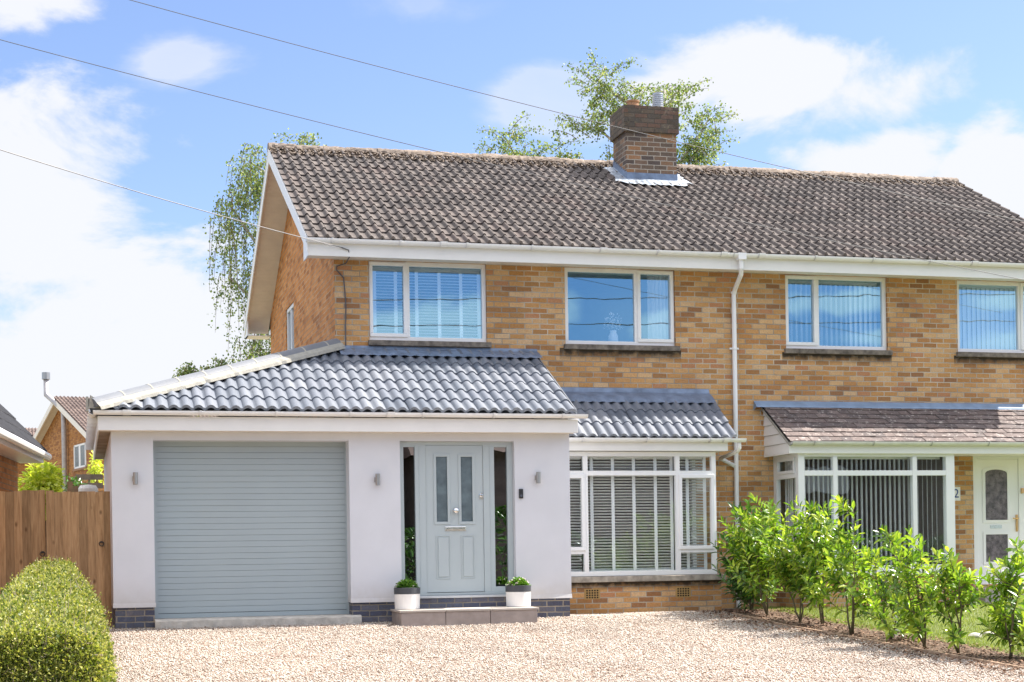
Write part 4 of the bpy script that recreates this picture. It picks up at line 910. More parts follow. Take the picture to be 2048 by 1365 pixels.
MB().add([(PX0 - .12, -.11, 2.135), (PX1, -.11, 2.135), (PX1, -.10, 2.16), (PX0 - .12, -.10, 2.16), (PX0 - .12, -.012, 2.235), (PX1, -.012, 2.235), (PX0 - .12, -.0, 2.10)], [(0, 1, 2, 3), (3, 2, 5, 4), (0, 3, 4, 6)]).build('flashing', simple('blue_lead', (.20, .28, .40), .5, .1, var=.15), rh)
# white door
mb = MB(); q = .12
mb.box(13.31, 13.385, .02, .09, -.50, 1.50).box(14.10, 14.22, .02, .09, -.50, 1.50).box(13.385, 14.10, .02, .09, 1.38, 1.50).box(13.31, 14.75, .0, .09, -.55, -.50).box(14.68, 14.74, .02, .09, -.5, 1.5).box(14.22, 14.68, .02, .09, 1.43, 1.5).box(14.22, 14.68, .02, .09, -.5, -.43)
ds2 = mb.build('door_surround', mat_upvc, rh, bevel=.004)
MB().add([(14.2, .05, -.45), (14.7, .05, -.45), (14.7, .05, 1.45), (14.2, .05, 1.45)], [(0, 1, 2, 3)]).build('side_pane', mat_glass_dark, ds2)
wd = MB().box(13.387, 14.098, .032, .08, -.495, 1.378).build('front_door', mat_upvc, rh, bevel=.004); wd['label'] = 'white front door with arched upper glass and brass handle'
arc = [(13.52, .44), (13.90, .44), (13.90, 1.16)] + [(13.71 + .19 * math.cos(a), 1.16 + .06 * math.sin(a)) for a in [math.pi * k_ / 10 for k_ in range(1, 10)]] + [(13.52, 1.16)]
def sc_poly(p, s): 
    cx = sum(a for a, _ in p) / len(p); cz = (min(b for _, b in p) + max(b for _, b in p)) / 2
    return [(13.71 + (a - 13.71) * (1 + s / .19), cz + (b - cz) * (1 + s / .39)) for a, b in p]
mb = MB(); o1, i1 = sc_poly(arc, .045), sc_poly(arc, .0); nn = len(arc)
mb.add([(a, .022, b) for a, b in o1] + [(a, .018, b) for a, b in i1] + [(a, .033, b) for a, b in o1], [(k_, (k_ + 1) % nn, nn + (k_ + 1) % nn, nn + k_) for k_ in range(nn)] + [(k_, 2 * nn + k_, 2 * nn + (k_ + 1) % nn, (k_ + 1) % nn) for k_ in range(nn)])
ringf(mb, 13.475, 13.94, -.245, .26, .042, .020, .0315)
mb.build('panel_moulding', mat_upvc, wd)
MB().add([(a, .0275, b) for a, b in i1], [tuple(range(nn))]).build('glass_panel', mat_glass_patt, wd)
MB().box(13.517, 13.898, .026, .0315, -.203, .218).build('glass_panel', mat_glass_patt, wd)
MB().box(14.045, 14.075, .01, .0315, .26, .52).tube([(14.06, .012, .46), (14.06, -.03, .46), (14.0, -.035, .46), (13.96, -.03, .465)], .009, 8).build('door_handle', mat_brass, wd)
MB().box(13.60, 13.80, .024, .0315, .31, .36).build('letter_plate', simple('etched_white', (.55, .62, .66), .5, var=.25, scale=50), wd)
MB().box(13.2, 14.8, 1.2, 1.22, GZ, 1.6).build('hall_lining', mat_room, rh)
MB().box(13.1, 15.0, -.62, -.001, GZ - .1, -.60).build('door_step', mat_steptop, rh, bevel=.01)
MB().box(14.135, 14.18, -.005, .02, .85, .93).build('door_bell', mat_brass, rh)

# ================================================================ things on and by the left house
def wall_light(x, z, label):
    e = empty('wall_light', (x, EY, z), label, 'wall light', 'brushed steel up and down lights on the white wall')
    MB().lathe((x + .008, EY - .055, z - .075), [(.028, 0), (.03, .002), (.03, .148), (.028, .15), (.024, .149), (.022, .12)], 20).build('lamp_tube', mat_steel, e, smooth=False)
    MB().box(x - .022, x + .002, EY - .05, EY - .0, z - .028, z + .028).lathe((x, EY - .012, z - .03), [(.03, 0), (.03, .06)], 14).build('bracket', mat_steel, e)
wall_light(.69, 1.02, 'steel wall light on the white pier left of the garage door')
wall_light(3.71, 1.00, 'steel wall light between the garage door and front door')
wall_light(5.845, 1.02, 'steel wall light right of the front door above the black doorbell')
e = empty('video_doorbell', (5.625, EY, .81), 'black video doorbell on white wall right of the front door', 'doorbell')
MB().box(5.597, 5.653, EY - .025, EY - .001, .75, .875).build('body', mat_black, e, bevel=.005)
vs = [(5.625 + .017 * math.cos(2 * math.pi * k_ / 20), EY - .027, .785 + .017 * math.sin(2 * math.pi * k_ / 20)) for k_ in range(20)]
MB().prism(vs[::-1], (0, .003, 0)).build('button', simple('button_grey', (.10, .11, .14), .2), e)
vs = [(5.625 + .010 * math.cos(2 * math.pi * k_ / 16), EY - .027, .845 + .010 * math.sin(2 * math.pi * k_ / 16)) for k_ in range(16)]
MB().prism(vs[::-1], (0, .003, 0)).build('lens', mat_black, e)
# door step
e = empty('door_step', (4.76, -2.0, GZ), 'low stone step in front of the grey front door', 'step')
mb = MB()
for a, b in ((3.885, 4.45), (4.457, 5.03), (5.037, 5.65)): mb.box(a, b, -2.325, -2.29, GZ - .08, -.692)
mb.box(3.885, 3.92, -2.288, -1.69, GZ - .08, -.692).box(5.615, 5.65, -2.288, -1.69, GZ - .08, -.692).box(3.93, 5.6, -2.28, -1.69, GZ - .08, -.70)
mb.build('riser', mat_step, e, bevel=.004)
mb = MB()
for a, b in ((3.868, 4.455), (4.462, 5.055), (5.062, 5.667)): mb.box(a, b, -2.34, -1.655, -.690, -.662)
mb.build('tread', mat_steptop, e, bevel=.004)
# planters
def planter(x, y, flower, lab1, lab2):
    z = -.661
    e = empty('planter', (x, y, z), lab1, 'planter', 'two-tone pots on the front step')
    MB().lathe((x, y, z), [(.150, 0), (.158, .01), (.163, .195), (.150, .195)], 36).build('pot', mat_pot, e, smooth=False)
    MB().lathe((x, y, z), [(.150, .196), (.166, .196), (.168, .275), (.155, .277), (.152, .25), (.02, .245)], 36).build('rim_band', mat_potband, e)
    p = empty('flowering_plant', (x, y, z + .25), lab2, 'plant')
    n = 900; u = np.random.normal(0, 1, (n, 3)); u /= np.linalg.norm(u, axis=1, keepdims=True); u[:, 2] = np.abs(u[:, 2]); rr = np.random.uniform(.35, 1, (n, 1)) ** .6
    P = np.array([x, y, z + .25]) + u * rr * np.array([.14, .13, .115]); D = u + np.random.normal(0, .6, (n, 3))
    leaf_obj('foliage', P, D, np.random.uniform(.025, .045, n), .7, mat_pottedleaf, p)
    m = 40 if flower else 14; u = np.random.normal(0, 1, (m, 3)); u /= np.linalg.norm(u, axis=1, keepdims=True); u[:, 2] = np.abs(u[:, 2])
    mb = MB()
    for q in u:
        c = Vector((x, y, z + .255)) + Vector(q * np.array([.145, .135, .125])); r = random.uniform(.008, .015)
        mb.add([(c.x + r, c.y, c.z), (c.x, c.y + r, c.z), (c.x - r, c.y, c.z), (c.x, c.y - r, c.z), (c.x, c.y, c.z + r), (c.x, c.y, c.z - r)], [(0, 1, 4), (1, 2, 4), (2, 3, 4), (3, 0, 4), (1, 0, 5), (2, 1, 5), (3, 2, 5), (0, 3, 5)])
    mb.build('blossom', mat_petal, p)
planter(4.035, -1.96, False, 'round white pot with charcoal rim left of the front door', 'leafy green plant in the pot left of the front door')
planter(5.50, -1.96, True, 'round white pot with charcoal rim right of the front door', 'small plant with pale blossoms in the pot right of the door')
# vase upstairs
e = empty('vase', (7.585, .22, 3.08), 'white vase behind the right upstairs window of the left house', 'vase')
MB().lathe((7.585, .22, 3.06), [(.05, 0), (.075, .03), (.07, .12), (.045, .17), (.05, .2), (.04, .2)], 20).build('body', mat_curtain, e, smooth=True)
p = empty('flower_spray', (7.585, .22, 3.25), 'spray of white flowers standing in the upstairs vase', 'flowers')
n = 160; u = np.random.normal(0, 1, (n, 3)); u /= np.linalg.norm(u, axis=1, keepdims=True); u[:, 2] = np.abs(u[:, 2])
P = np.array([7.585, .22, 3.27]) + u * np.random.uniform(.3, 1, (n, 1)) * np.array([.15, .08, .26])
leaf_obj('petals', P, u, .03, .8, simple('white_petal', (.8, .82, .84), .7), p)
mb = MB()
for k_ in range(7):
    a = random.uniform(0, 6.28); mb.tube([(7.585, .22, 3.2), (7.585 + .09 * math.cos(a), .22 + .04 * math.sin(a), 3.42 + random.uniform(-.05, .08))], .003, 5)
mb.build('stems', mat_stem, p)
# house number
e = empty('house_number', (12.99, -.01, .83), 'white house number plate with blue figure 2 beside the right bay window', 'sign')
NXN = 12.985
MB().box(NXN - .14, NXN + .085, -.012, -.001, .74, .95).build('plate', mat_fascia, e, bevel=.003)
tcu = bpy.data.curves.new('number_text', 'FONT'); tcu.body = '2'; tcu.size = .19; tcu.extrude = .001; tcu.align_x = 'CENTER'; tcu.align_y = 'CENTER'
to = bpy.data.objects.new('figure', tcu); col.objects.link(to); dg = bpy.context.evaluated_depsgraph_get(); dg.update()
tme = bpy.data.meshes.new_from_object(to.evaluated_get(dg)); bpy.data.objects.remove(to)
tme.transform(Matrix.Translation((NXN + .015, -.014, .845)) @ Matrix.Rotation(R(90), 4, 'X'))
tme.materials.clear(); finish(tme, 'figure', mat_bluetext, e, uv=False)

# gate and fence
def board_fence(name, x0, x1, y, z0, z1, label, cat, par_group=None):
    e = empty(name, ((x0 + x1) / 2, y, z0), label, cat, par_group)
    mb = MB(); x = x0; rr = random.Random(int(x0 * 77) + 5)
    while x < x1 - .02:
        w_ = min(.098, x1 - x); dy_ = rr.uniform(-.003, .003); zt = z1 + rr.uniform(-.012, .012)
        mb.box(x + .0008, x + w_ - .0008, y - .012 + dy_, y + .006 + dy_, z0 + .03, zt)
        x += w_
    MB().box(x0, x1, y + .012, y + .016, z0 + .03, z1 - .03).build('gap_light_backing', mat_twig, e)  # thin dark sheet added to stop light showing between the boards
    return e, mb
e, mb = board_fence('garden_gate', -.37, .395, -1.52, GZ, .875, 'tall timber garden gate of vertical boards beside the white wall', 'gate')
mb.build('boards', mat_fence, e)
MB().box(-.36, .385, -1.51, -1.46, -.5, -.4).box(-.36, .385, -1.51, -1.46, .55, .65).build('rails', mat_fence, e)
def ring(mb, x, y, z):
    mb.tube([(x + .028 * math.cos(2 * math.pi * k_ / 16), y - .012, z - .02 + .028 * math.sin(2 * math.pi * k_ / 16)) for k_ in range(17)], .005, 6, cap=False); mb.lathe((x, y, z), [(.02, -.01), (.02, .01)], 10)
mb = MB(); ring(mb, .285, -1.535, .245); mb.build('ring_handle', mat_black, e)
e, mb = board_fence('timber_fence', -3.2, -.38, -1.47, GZ - .05, .885, 'brown close board timber fence left of the garden gate', 'fence')
mb.build('boards', mat_fence, e)
MB().box(-3.2, -.38, -1.455, -1.40, -.5, -.4).box(-3.2, -.38, -1.455, -1.40, .5, .6).build('rails', mat_fence, e)
mb = MB(); ring(mb, -.42, -1.487, .13); mb.build('ring_handle', mat_black, e)

# clipped hedge
he = empty('clipped_hedge', (-.27, -6.5, zg(-6.5)), 'low clipped box hedge with yellow-green top beside the gravel drive', 'hedge')
HY0, HY1 = -2.5, -10.6
def hedge_surf(t_, a):
    """t 0..1 along, a angle 0..pi over the section"""
    y = HY0 + (HY1 - HY0) * t_; wd_ = .33 + .19 * min(1, t_ * 2.2); top_ = -.015 - .058 * (HY0 - y); g = GZ + .06 * (np.maximum(y, -12) + 1.7)
    return y, wd_, top_, g
def hedge_pts(n, shrink=0):
    t_ = np.random.rand(n); a = np.random.uniform(0, math.pi, n); endf = np.random.rand(n) < .17
    t_ = np.where(endf, 1 - np.random.rand(n) * .03, t_)
    y = HY0 + (HY1 - HY0) * t_; wd_ = .33 + .19 * np.minimum(1, t_ * 2.2); top_ = -.015 - .058 * (HY0 - y); g = GZ + .06 * (y + 1.7)
    flat = np.random.rand(n) < .6; cf = np.random.uniform(-1, 1, n); cf = np.sign(cf) * np.abs(cf) ** (1 / .62); a = np.where(flat, np.arccos(cf), a)
    ca, sa = np.cos(a), np.sin(a); ex = .62
    bumps = 1 + .05 * np.sin(y * 5 + a * 3) + .035 * np.sin(y * 13 + a * 7) + np.random.normal(0, .03, n)
    x = -.29 + np.sign(ca) * np.abs(ca) ** ex * wd_ * bumps; h = top_ - g; z = g + h * (sa ** ex) * (1 + (bumps - 1) * .7)
    nr = np.stack([ca, np.zeros(n), sa * 1.2], 1); P = np.stack([x, y, z], 1)
    s = np.where(endf, np.random.rand(n) ** .5, 1.0)          # end cap filled
    P[:, 0] = -.27 + (P[:, 0] + .27) * s; P[:, 2] = g + (P[:, 2] - g) * s
    # round the near end
    yy = np.where(endf, HY1 - .28 * np.sqrt(np.clip(1 - s * s, 0, 1)), y); P[:, 1] = yy; nr[endf] = np.array([0, -1, .5])
    return P, nr
n = 120000; P, nr = hedge_pts(n); depth = np.random.rand(n) ** 2 * .07; P -= nr * depth[:, None]
zt = (P[:, 2] - (GZ + .06 * (P[:, 1] + 1.7)))
keep = np.random.rand(n) < np.clip(.42 + zt * 1.2, .35, 1)       # thinner, twiggier low down
P, nr = P[keep], nr[keep]; D = nr + np.random.normal(0, .7, nr.shape)
leaf_obj('foliage', P, D, np.random.uniform(.015, .034, len(P)), .75, mat_hedgeleaf, he, tmpl=(QUAD_V, QUAD_F), up=np.random.normal(0, 1, nr.shape))
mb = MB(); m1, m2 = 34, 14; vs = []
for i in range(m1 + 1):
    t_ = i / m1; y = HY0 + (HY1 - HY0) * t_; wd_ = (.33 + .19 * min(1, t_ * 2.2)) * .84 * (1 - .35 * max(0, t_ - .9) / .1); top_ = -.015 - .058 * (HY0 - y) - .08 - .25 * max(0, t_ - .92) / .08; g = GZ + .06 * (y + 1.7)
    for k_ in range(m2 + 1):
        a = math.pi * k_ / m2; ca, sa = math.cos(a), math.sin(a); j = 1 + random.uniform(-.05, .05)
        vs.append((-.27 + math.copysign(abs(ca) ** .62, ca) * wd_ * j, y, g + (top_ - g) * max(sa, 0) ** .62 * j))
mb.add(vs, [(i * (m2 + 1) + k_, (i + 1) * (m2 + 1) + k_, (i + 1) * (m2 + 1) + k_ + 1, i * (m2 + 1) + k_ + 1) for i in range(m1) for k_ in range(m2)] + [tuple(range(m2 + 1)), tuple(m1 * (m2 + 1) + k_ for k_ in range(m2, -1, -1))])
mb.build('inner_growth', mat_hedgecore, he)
P, nr = hedge_pts(900); mb = MB()
for p, d in zip(P, nr):
    d = Vector(d) + Vector(np.random.normal(0, .5, 3)); d.normalize(); p = Vector(p); L = random.uniform(.05, .13)
    mb.tube([p - d * .06, p + d * L * .35, p + (d + Vector((0, 0, .2))) * L * .6], [.0028, .002, .001], 4, cap=False)
mb.build('twigs', mat_twigpale, he)
Pt, Nt = hedge_pts(1300); ps, ds_ = [], []
for p, d in zip(Pt, Nt):
    d = d + np.random.normal(0, .4, 3) + np.array([0, 0, .3]); d /= np.linalg.norm(d)
    for k_ in range(7): ps.append(p + d * .012 * k_); ds_.append(d + np.random.normal(0, .8, 3))
leaf_obj('loose_shoots', ps, ds_, .018, .7, mat_hedgeleaf, he, tmpl=(QUAD_V, QUAD_F))

# laurel plants
def laurel(x, y, top, spread, nshoot, label, mat=None, lean=0.0, seed=1, bare=.22, nstem=3):
    rr = random.Random(seed); z0 = zg(y); H = top - z0 - .07
    e = empty('laurel_plant', (x, y, z0), label, 'shrub', 'young laurels planted in a row')
    st = MB(); P, D, U, LL = [], [], [], []
    def shoot(path, n_leaf, t0=.15):
        m = len(path)
        for i in range(n_leaf):
            t_ = t0 + (1 - t0) * (i + rr.random() * .7) / n_leaf; s = t_ * (m - 1); a = min(int(s), m - 2); p = path[a].lerp(path[a + 1], s - a); d = (path[a + 1] - path[a]).normalized()
            ang = i * 2.4 + rr.uniform(-.4, .4); sx_ = d.orthogonal().normalized(); sy_ = d.cross(sx_)
            out = sx_ * math.cos(ang) + sy_ * math.sin(ang); tip = max(0, (t_ - .7) / .3)
            dr = out * (1.0 - .55 * tip) + d * (.45 + .9 * tip) + Vector((0, 0, .22 - .25 * (1 - tip)))
            P.append(p); D.append(dr); U.append(d + Vector((0, 0, .4))); LL.append(rr.uniform(.10, .155) * (1 - .15 * tip))
    stems = []
    for k_ in range(nstem):
        a = k_ * 6.28 / nstem + rr.uniform(-.5, .5); sp = spread * rr.uniform(.25, .55) if k_ else spread * .08; h = H * (1 if k_ == 0 else rr.uniform(.68, .95))
        path = []
        for i in range(8):
            t_ = i / 7; path.append(Vector((x + lean * t_ + math.cos(a) * sp * t_ ** .8 + rr.uniform(-.02, .02), y + math.sin(a) * sp * t_ ** .8 + rr.uniform(-.02, .02), z0 + h * t_)))
        st.tube(path, [.014 - .011 * i / 7 for i in range(8)], 6); stems.append((path, h)); shoot(path[int(7 * .65):], 22, .0)
    for k_ in range(nshoot):
        path, h = rr.choice(stems); t_ = rr.uniform(bare, .95) ** .9; s = t_ * 7; a = min(int(s), 6); b0 = path[a].lerp(path[a + 1], s - a)
        ang = rr.uniform(0, 6.28); L = spread * rr.uniform(.45, 1.0) * (1.05 - .55 * t_); el_ = rr.uniform(.4, 1.1)
        sh_ = [b0]
        for i in range(1, 5):
            u = i / 4; sh_.append(b0 + Vector((math.cos(ang) * L * u ** .8, math.sin(ang) * L * u ** .8, L * el_ * u ** 1.4)))
        st.tube(sh_, [.006, .005, .004, .003, .002], 5); shoot(sh_, int(11 + L * 26), .12)
    st.build('stems', mat_stem, e, smooth=True)
    leaf_obj('foliage', [tuple(p) for p in P], [tuple(d) for d in D], np.array(LL), .34, mat or mat_laurel, e, up=np.array([tuple(u) for u in U]))
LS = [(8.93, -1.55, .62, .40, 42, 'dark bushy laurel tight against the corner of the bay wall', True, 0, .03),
      (8.86, -2.21, .70, .46, 50, 'tall bright laurel just in front of the brick bay corner', False, .02, .12),
      (8.92, -3.13, .36, .40, 34, 'medium laurel second from the brick bay, before the narrow bay side window', False, .03, .25),
      (9.03, -3.55, .64, .42, 40, 'tall laurel before the right bay window with bare forked base', False, 0, .16),
      (8.91, -4.55, .60, .42, 42, 'tall laurel with upright tip in the middle of the row', False, .03, .14),
      (9.02, -5.31, .22, .38, 30, 'shorter laurel left of the white marker post', False, .05, .06),
      (9.00, -6.13, .17, .38, 32, 'twin stemmed laurel right of the white marker post', False, -.06, .08),
      (9.12, -6.64, .0, .40, 36, 'low spreading laurel with leaning shoots second from the right', False, -.07, .12),
      (9.42, -7.17, .10, .36, 34, 'laurel at the right end of the row before the white door', False, .06, .1)]
for i, (x, y, tp, sp, ns, lb, dk, ln, br_) in enumerate(LS):
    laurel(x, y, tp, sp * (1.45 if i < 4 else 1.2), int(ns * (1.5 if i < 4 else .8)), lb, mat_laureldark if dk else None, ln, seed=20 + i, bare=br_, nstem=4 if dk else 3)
laurel(9.62, -7.25, -.62, .30, 14, 'small low laurel at the right edge of the lawn', None, 0, seed=44, bare=.1)
# white marker post
e = tag(MB().box(9.23, 9.275, -5.02, -4.975, zg(-5) - .05, zg(-5) + .30).build('marker_post', mat_fascia, bevel=.004), 'short white post standing among the laurels at the lawn edge', 'post')
# pale stones at the lawn edge
for k_, (x, y) in enumerate([(10.15, -5.25), (10.4, -5.1), (10.72, -5.15), (11.0, -4.95), (11.3, -5.0)]):
    mb = MB(); rr = random.Random(k_ + 3); vs = []
    mb2 = [(Vector((a, b, c)).normalized()) for a in (-1, 0, 1) for b in (-1, 0, 1) for c in (-1, 0, 1) if (a, b, c) != (0, 0, 0)]
    import bmesh
    bm = bmesh.new()
    for v in mb2: bm.verts.new((x + v.x * .09 * rr.uniform(.8, 1.2), y + v.y * .07 * rr.uniform(.8, 1.2), zg(y) + .02 + v.z * .045 * rr.uniform(.8, 1.2)))
    bmesh.ops.convex_hull(bm, input=bm.verts); me = bpy.data.meshes.new('edging_stone'); bm.to_mesh(me); bm.free()
    tag(finish(me, 'edging_stone', mat_conc, None, bevel=.01), 'one of the pale rounded stones lying in a line on the lawn', 'stone', 'pale stones along the lawn edge')

# ================================================================ cables
def cable(name, pts, sag, label, rad=.006, mat=None, n=40, extra=None):
    a, b = Vector(pts[0]), Vector(pts[1]); q = [a.lerp(b, i / n) - Vector((0, 0, sag * 4 * (i / n) * (1 - i / n))) for i in range(n + 1)]
    if extra: q += [Vector(e_) for e_ in extra]
    tag(MB().tube(q, rad, 6).build(name, mat or mat_cable), label, 'cable')
cable('overhead_cable', ((-3.0, -2.5, 7.46), (15.5, -2.5, 4.08)), .20, 'upper overhead cable sloping across the sky in front of the chimney', .0045)
cable('overhead_cable', ((-4.0, -2.5, 6.80), (15.5, -2.5, 3.30)), .25, 'lower overhead cable sloping past the ridge and across the roof tiles', .0045)
cable('overhead_cable', ((-7.0, -8.0, 5.6), (3.50, -.47, 4.20)), .22, 'pale cable running up to the left corner of the eaves', .0055, mat_cablew)
q = [(3.50, -.47, 4.20), (3.60, -.46, 4.17), (3.62, -.40, 4.09), (3.63, -.02, 4.07), (3.51, -.012, 4.03), (3.50, -.012, 3.98), (3.60, -.012, 3.87), (3.62, -.012, 3.6), (3.625, -.012, 3.45), (3.615, -.012, 3.2), (3.615, -.012, 2.93)]
tag(MB().tube(q, .008, 6).build('telephone_cable', mat_cable), 'thin black cable running down the brick wall left of the upstairs window', 'cable')
cable('overhead_cable', ((-30, -34, 8.1), (60, -34, 11.0)), .3, 'overhead cable across the street mirrored in the upstairs windows', .02)
cable('overhead_cable', ((-30, -34, 7.3), (60, -34, 9.9)), .3, 'lower overhead cable across the street mirrored in the upstairs windows', .02)

# ================================================================ trees
def birch(name, base, height, crown, nstrand, label, seed, droop=1.0, leaf=.062, mat=None, limbs=()):
    rr = random.Random(seed); np.random.seed(seed)
    e = empty(name, base, label, 'tree', 'birch trees behind the house')
    st = MB(); bx_, by_, bz_ = base
    tr = [Vector((bx_ + .1 * math.sin(i * .9), by_, bz_ + height * i / 9)) for i in range(10)]
    st.tube(tr, [.17 * (1 - i / 10) + .015 for i in range(10)], 8)
    tw = MB(); P, D = [], []
    for (cx, cy, cz, rx, ry_, rz_, cnt, dr) in crown:
        for k_ in range(cnt):
            u = Vector((rr.gauss(0, 1), rr.gauss(0, 1), rr.gauss(0, 1))).normalized() * rr.random() ** .4
            p = Vector((cx + u.x * rx, cy + u.y * ry_, cz + u.z * rz_)); a = rr.uniform(0, 6.28); L = rr.uniform(.5, 1.3)
            if dr > .5: pth = [p + Vector((math.cos(a) * .25 * t_, math.sin(a) * .25 * t_, .12 * t_ - L * dr * t_ * t_)) for t_ in (0, .2, .4, .6, .8, 1)]
            else: pth = [p + Vector((math.cos(a) * .55 * L * t_, math.sin(a) * .55 * L * t_, .5 * L * t_ - dr * L * t_ * t_)) for t_ in (0, .2, .4, .6, .8, 1)]
            tw.tube(pth, [.010, .008, .007, .005, .004, .003], 4, cap=False)
            for i in range(int(30 + L * 20)):
                t_ = rr.random() * 5; i0 = min(int(t_), 4); q = pth[i0].lerp(pth[i0 + 1], t_ - i0)
                P.append((q.x + rr.gauss(0, .07), q.y + rr.gauss(0, .07), q.z + rr.gauss(0, .06))); D.append((rr.gauss(0, .6), rr.gauss(0, .6), rr.gauss(-.4, .6)))
        # limb to this clump
        t0 = tr[max(1, min(8, int((cz - rz_ - bz_) / height * 9)))]
        mid = t0.lerp(Vector((cx, cy, cz)), .5) + Vector((0, 0, .25))
        st.tube([t0, mid, Vector((cx, cy, cz + rz_ * .3)), Vector((cx + rx * .4, cy, cz + rz_ * .8))], [.06, .04, .025, .01], 6)
    st.build('trunk', mat_bark, e, smooth=True); tw.build('twigs', mat_twig, e)
    n = len(P); leaf_obj('crown', P, D, np.random.uniform(.7, 1.3, n) * leaf, .75, mat or mat_birch, e, tmpl=(QUAD_V, QUAD_F), up=np.random.normal(0, 1, (n, 3)))
T = 15.0
birch('birch_tree', (4.9, T, GZ), 10.0, [(3.9, T, 8.9, .55, .8, .6, 34, 1.2), (3.45, T, 7.8, .5, .8, .9, 34, 1.7), (4.3, T, 8.2, .6, .9, 1.3, 60, 1.2), (4.1, T, 6.2, .45, .9, 1.4, 60, 1.6), (3.9, T, 4.6, .5, .9, .8, 44, 1.4), (4.5, T, 4.6, .5, .8, 1.2, 44, 1.2), (5.1, T, 9.5, .5, .5, .3, 14, .5),
      (3.4, T, 6.3, .25, .4, .5, 8, 1.2), (2.5, T, 4.2, .35, .4, .25, 34, .9), (3.1, T, 4.3, .3, .4, .3, 28, 1.0), (5.2, T, 6.5, .9, .9, 2.4, 70, 1.2)], 0,
      'weeping birch with hanging strands left of the gable', 11)
birch('birch_tree', (11.6, T + 1, GZ), 9.0, [(10.3, T + 1, 9.9, .35, .6, .6, 26, .3), (10.9, T + 1, 9.3, .45, .6, .6, 31, .3), (11.7, T + 1, 9.4, .55, .6, .7, 36, .3), (10.4, T + 1, 8.6, .9, .6, .9, 48, .3)], 0,
      'low birch crown showing above the ridge left of the chimney', 12)
birch('birch_tree', (13.9, T, GZ), 12.2, [(12.3, T, 11.2, .45, .5, .75, 28, .3), (12.7, T, 10.7, .55, .5, .5, 26, .3), (12.2, T, 10.2, .5, .5, .5, 21, .3), (13.2, T, 10.9, .4, .5, .4, 16, .3), (14.2, T, 11.0, .45, .5, .45, 24, .3), (15.0, T, 10.2, .45, .5, .7, 41, .3), (14.6, T, 9.3, .7, .6, .8, 61, .3), (13.2, T, 9.4, .8, .6, .8, 31, .3)], 0,
      'tall birch rising behind the brick chimney', 13)

# ================================================================ background left
def simple_house(loc, rz_, wid, dep, eave, ridge, label, window_y=None, flue=False):
    e = empty('brick_house', loc, label, 'house', None, rz_)
    z0 = GZ - loc[2]
    def P(mb, name, mat, par=e, **k):
        o = mb.build(name, mat, par, **k); return o
    Mw = Matrix.Translation(loc) @ Matrix.Rotation(rz_, 4, 'Z')
    def T_(mb): mb.v = [tuple(Mw @ Vector(v)) for v in mb.v]; return mb
    hy = dep / 2
    mb = MB().add([(0, 0, z0), (wid, 0, z0), (wid, dep, z0), (0, dep, z0), (0, 0, eave), (wid, 0, eave), (wid, dep, eave), (0, dep, eave), (0, hy, ridge - .1), (wid, hy, ridge - .1)],
                  [(0, 1, 5, 4), (1, 2, 6, 9, 5), (2, 3, 7, 6), (3, 0, 4, 8, 7)])
    P(T_(mb), 'wall', mat_brick_far)
    sl = (ridge - eave) / (hy + .3); oh = .35
    mb = MB()
    for ya, yb in ((-.35, hy), (dep + .35, hy)):
        za = eave - .02; mb.add([(-oh, ya, za), (wid + oh, ya, za), (wid + oh, yb, ridge), (-oh, yb, ridge), (-oh, ya, za - .1), (wid + oh, ya, za - .1), (wid + oh, yb, ridge - .1), (-oh, yb, ridge - .1)], [(0, 1, 2, 3), (4, 7, 6, 5), (0, 3, 7, 4), (0, 4, 5, 1)])
    r = P(T_(mb), 'roof', mat_tilefar)
    Sx = Mw.to_3x3() @ Vector((0, hy + .37, ridge - eave + .02)); ux = Mw.to_3x3() @ Vector((1, 0, 0))
    tiles('tiles', mat_tilefar, r, Mw @ Vector((-oh, -.37, eave)), Sx, (wid + 2 * oh, ux), 14, Sx.length / 14, 'roll')
    mb = MB()
    for ya, yb in ((-.36, hy), (dep + .36, hy)):
        mb.prism([(-oh - .02, ya, eave - .28), (-oh - .02, yb, ridge - .28), (-oh - .02, yb, ridge - .04), (-oh - .02, ya, eave - .06)], (.05, 0, 0))
        mb.add([(-oh + .03, ya, eave - .16), (0, ya, eave - .16), (0, yb, ridge - .16), (-oh + .03, yb, ridge - .16)], [(0, 1, 2, 3)])
    mb.box(-oh, wid, -.38, -.36, eave - .22, eave)
    P(T_(mb), 'bargeboard', mat_cream)
    if window_y:
        y0, y1, z0_, z1_ = window_y
        mb = MB().box(-.03, .02, y0, y1, z0_, z0_ + .07).box(-.03, .02, y0, y1, z1_ - .07, z1_).box(-.03, .02, y0, y0 + .12, z0_, z1_).box(-.03, .02, y1 - .12, y1, z0_, z1_).box(-.032, .02, (y0 + y1) / 2 - .12, (y0 + y1) / 2 + .12, z0_, z1_)
        wf = P(T_(mb), 'window', mat_upvc)
        P(T_(MB().box(-.012, -.01, y0, y1, z0_, z1_)), 'pane', mat_glass_frost, wf)
        P(T_(MB().box(-.06, .02, y0 - .1, y1 + .1, z0_ - .08, z0_ - .002)), 'sill', mat_terra, wf)
    if flue:
        fy, x = flue
        pts = [(x, fy, z0), (x, fy, 5.2), (x - .02, fy, 5.9), (x - .45, fy + .9, 6.55), (x - .45, fy + .9, 7.2)]
        fl = P(T_(MB().tube(pts, .10, 12)), 'flue_pipe', simple('grey_flue', (.45, .43, .44), .5, .3, var=.15), smooth=True)
        P(T_(MB().tube([(x - .45, fy + .9, 7.15), (x - .45, fy + .9, 7.42)], .16, 12)), 'flue_cowl', mat_steel, fl)
    return e
simple_house((.62, 39, 0), R(13.7), 9, 9.3, 4.75, 6.45, 'distant brick house with steep gable and a tall grey flue pipe', window_y=(1.1, 2.9, 3.55, 4.45), flue=(3.9, -.15))
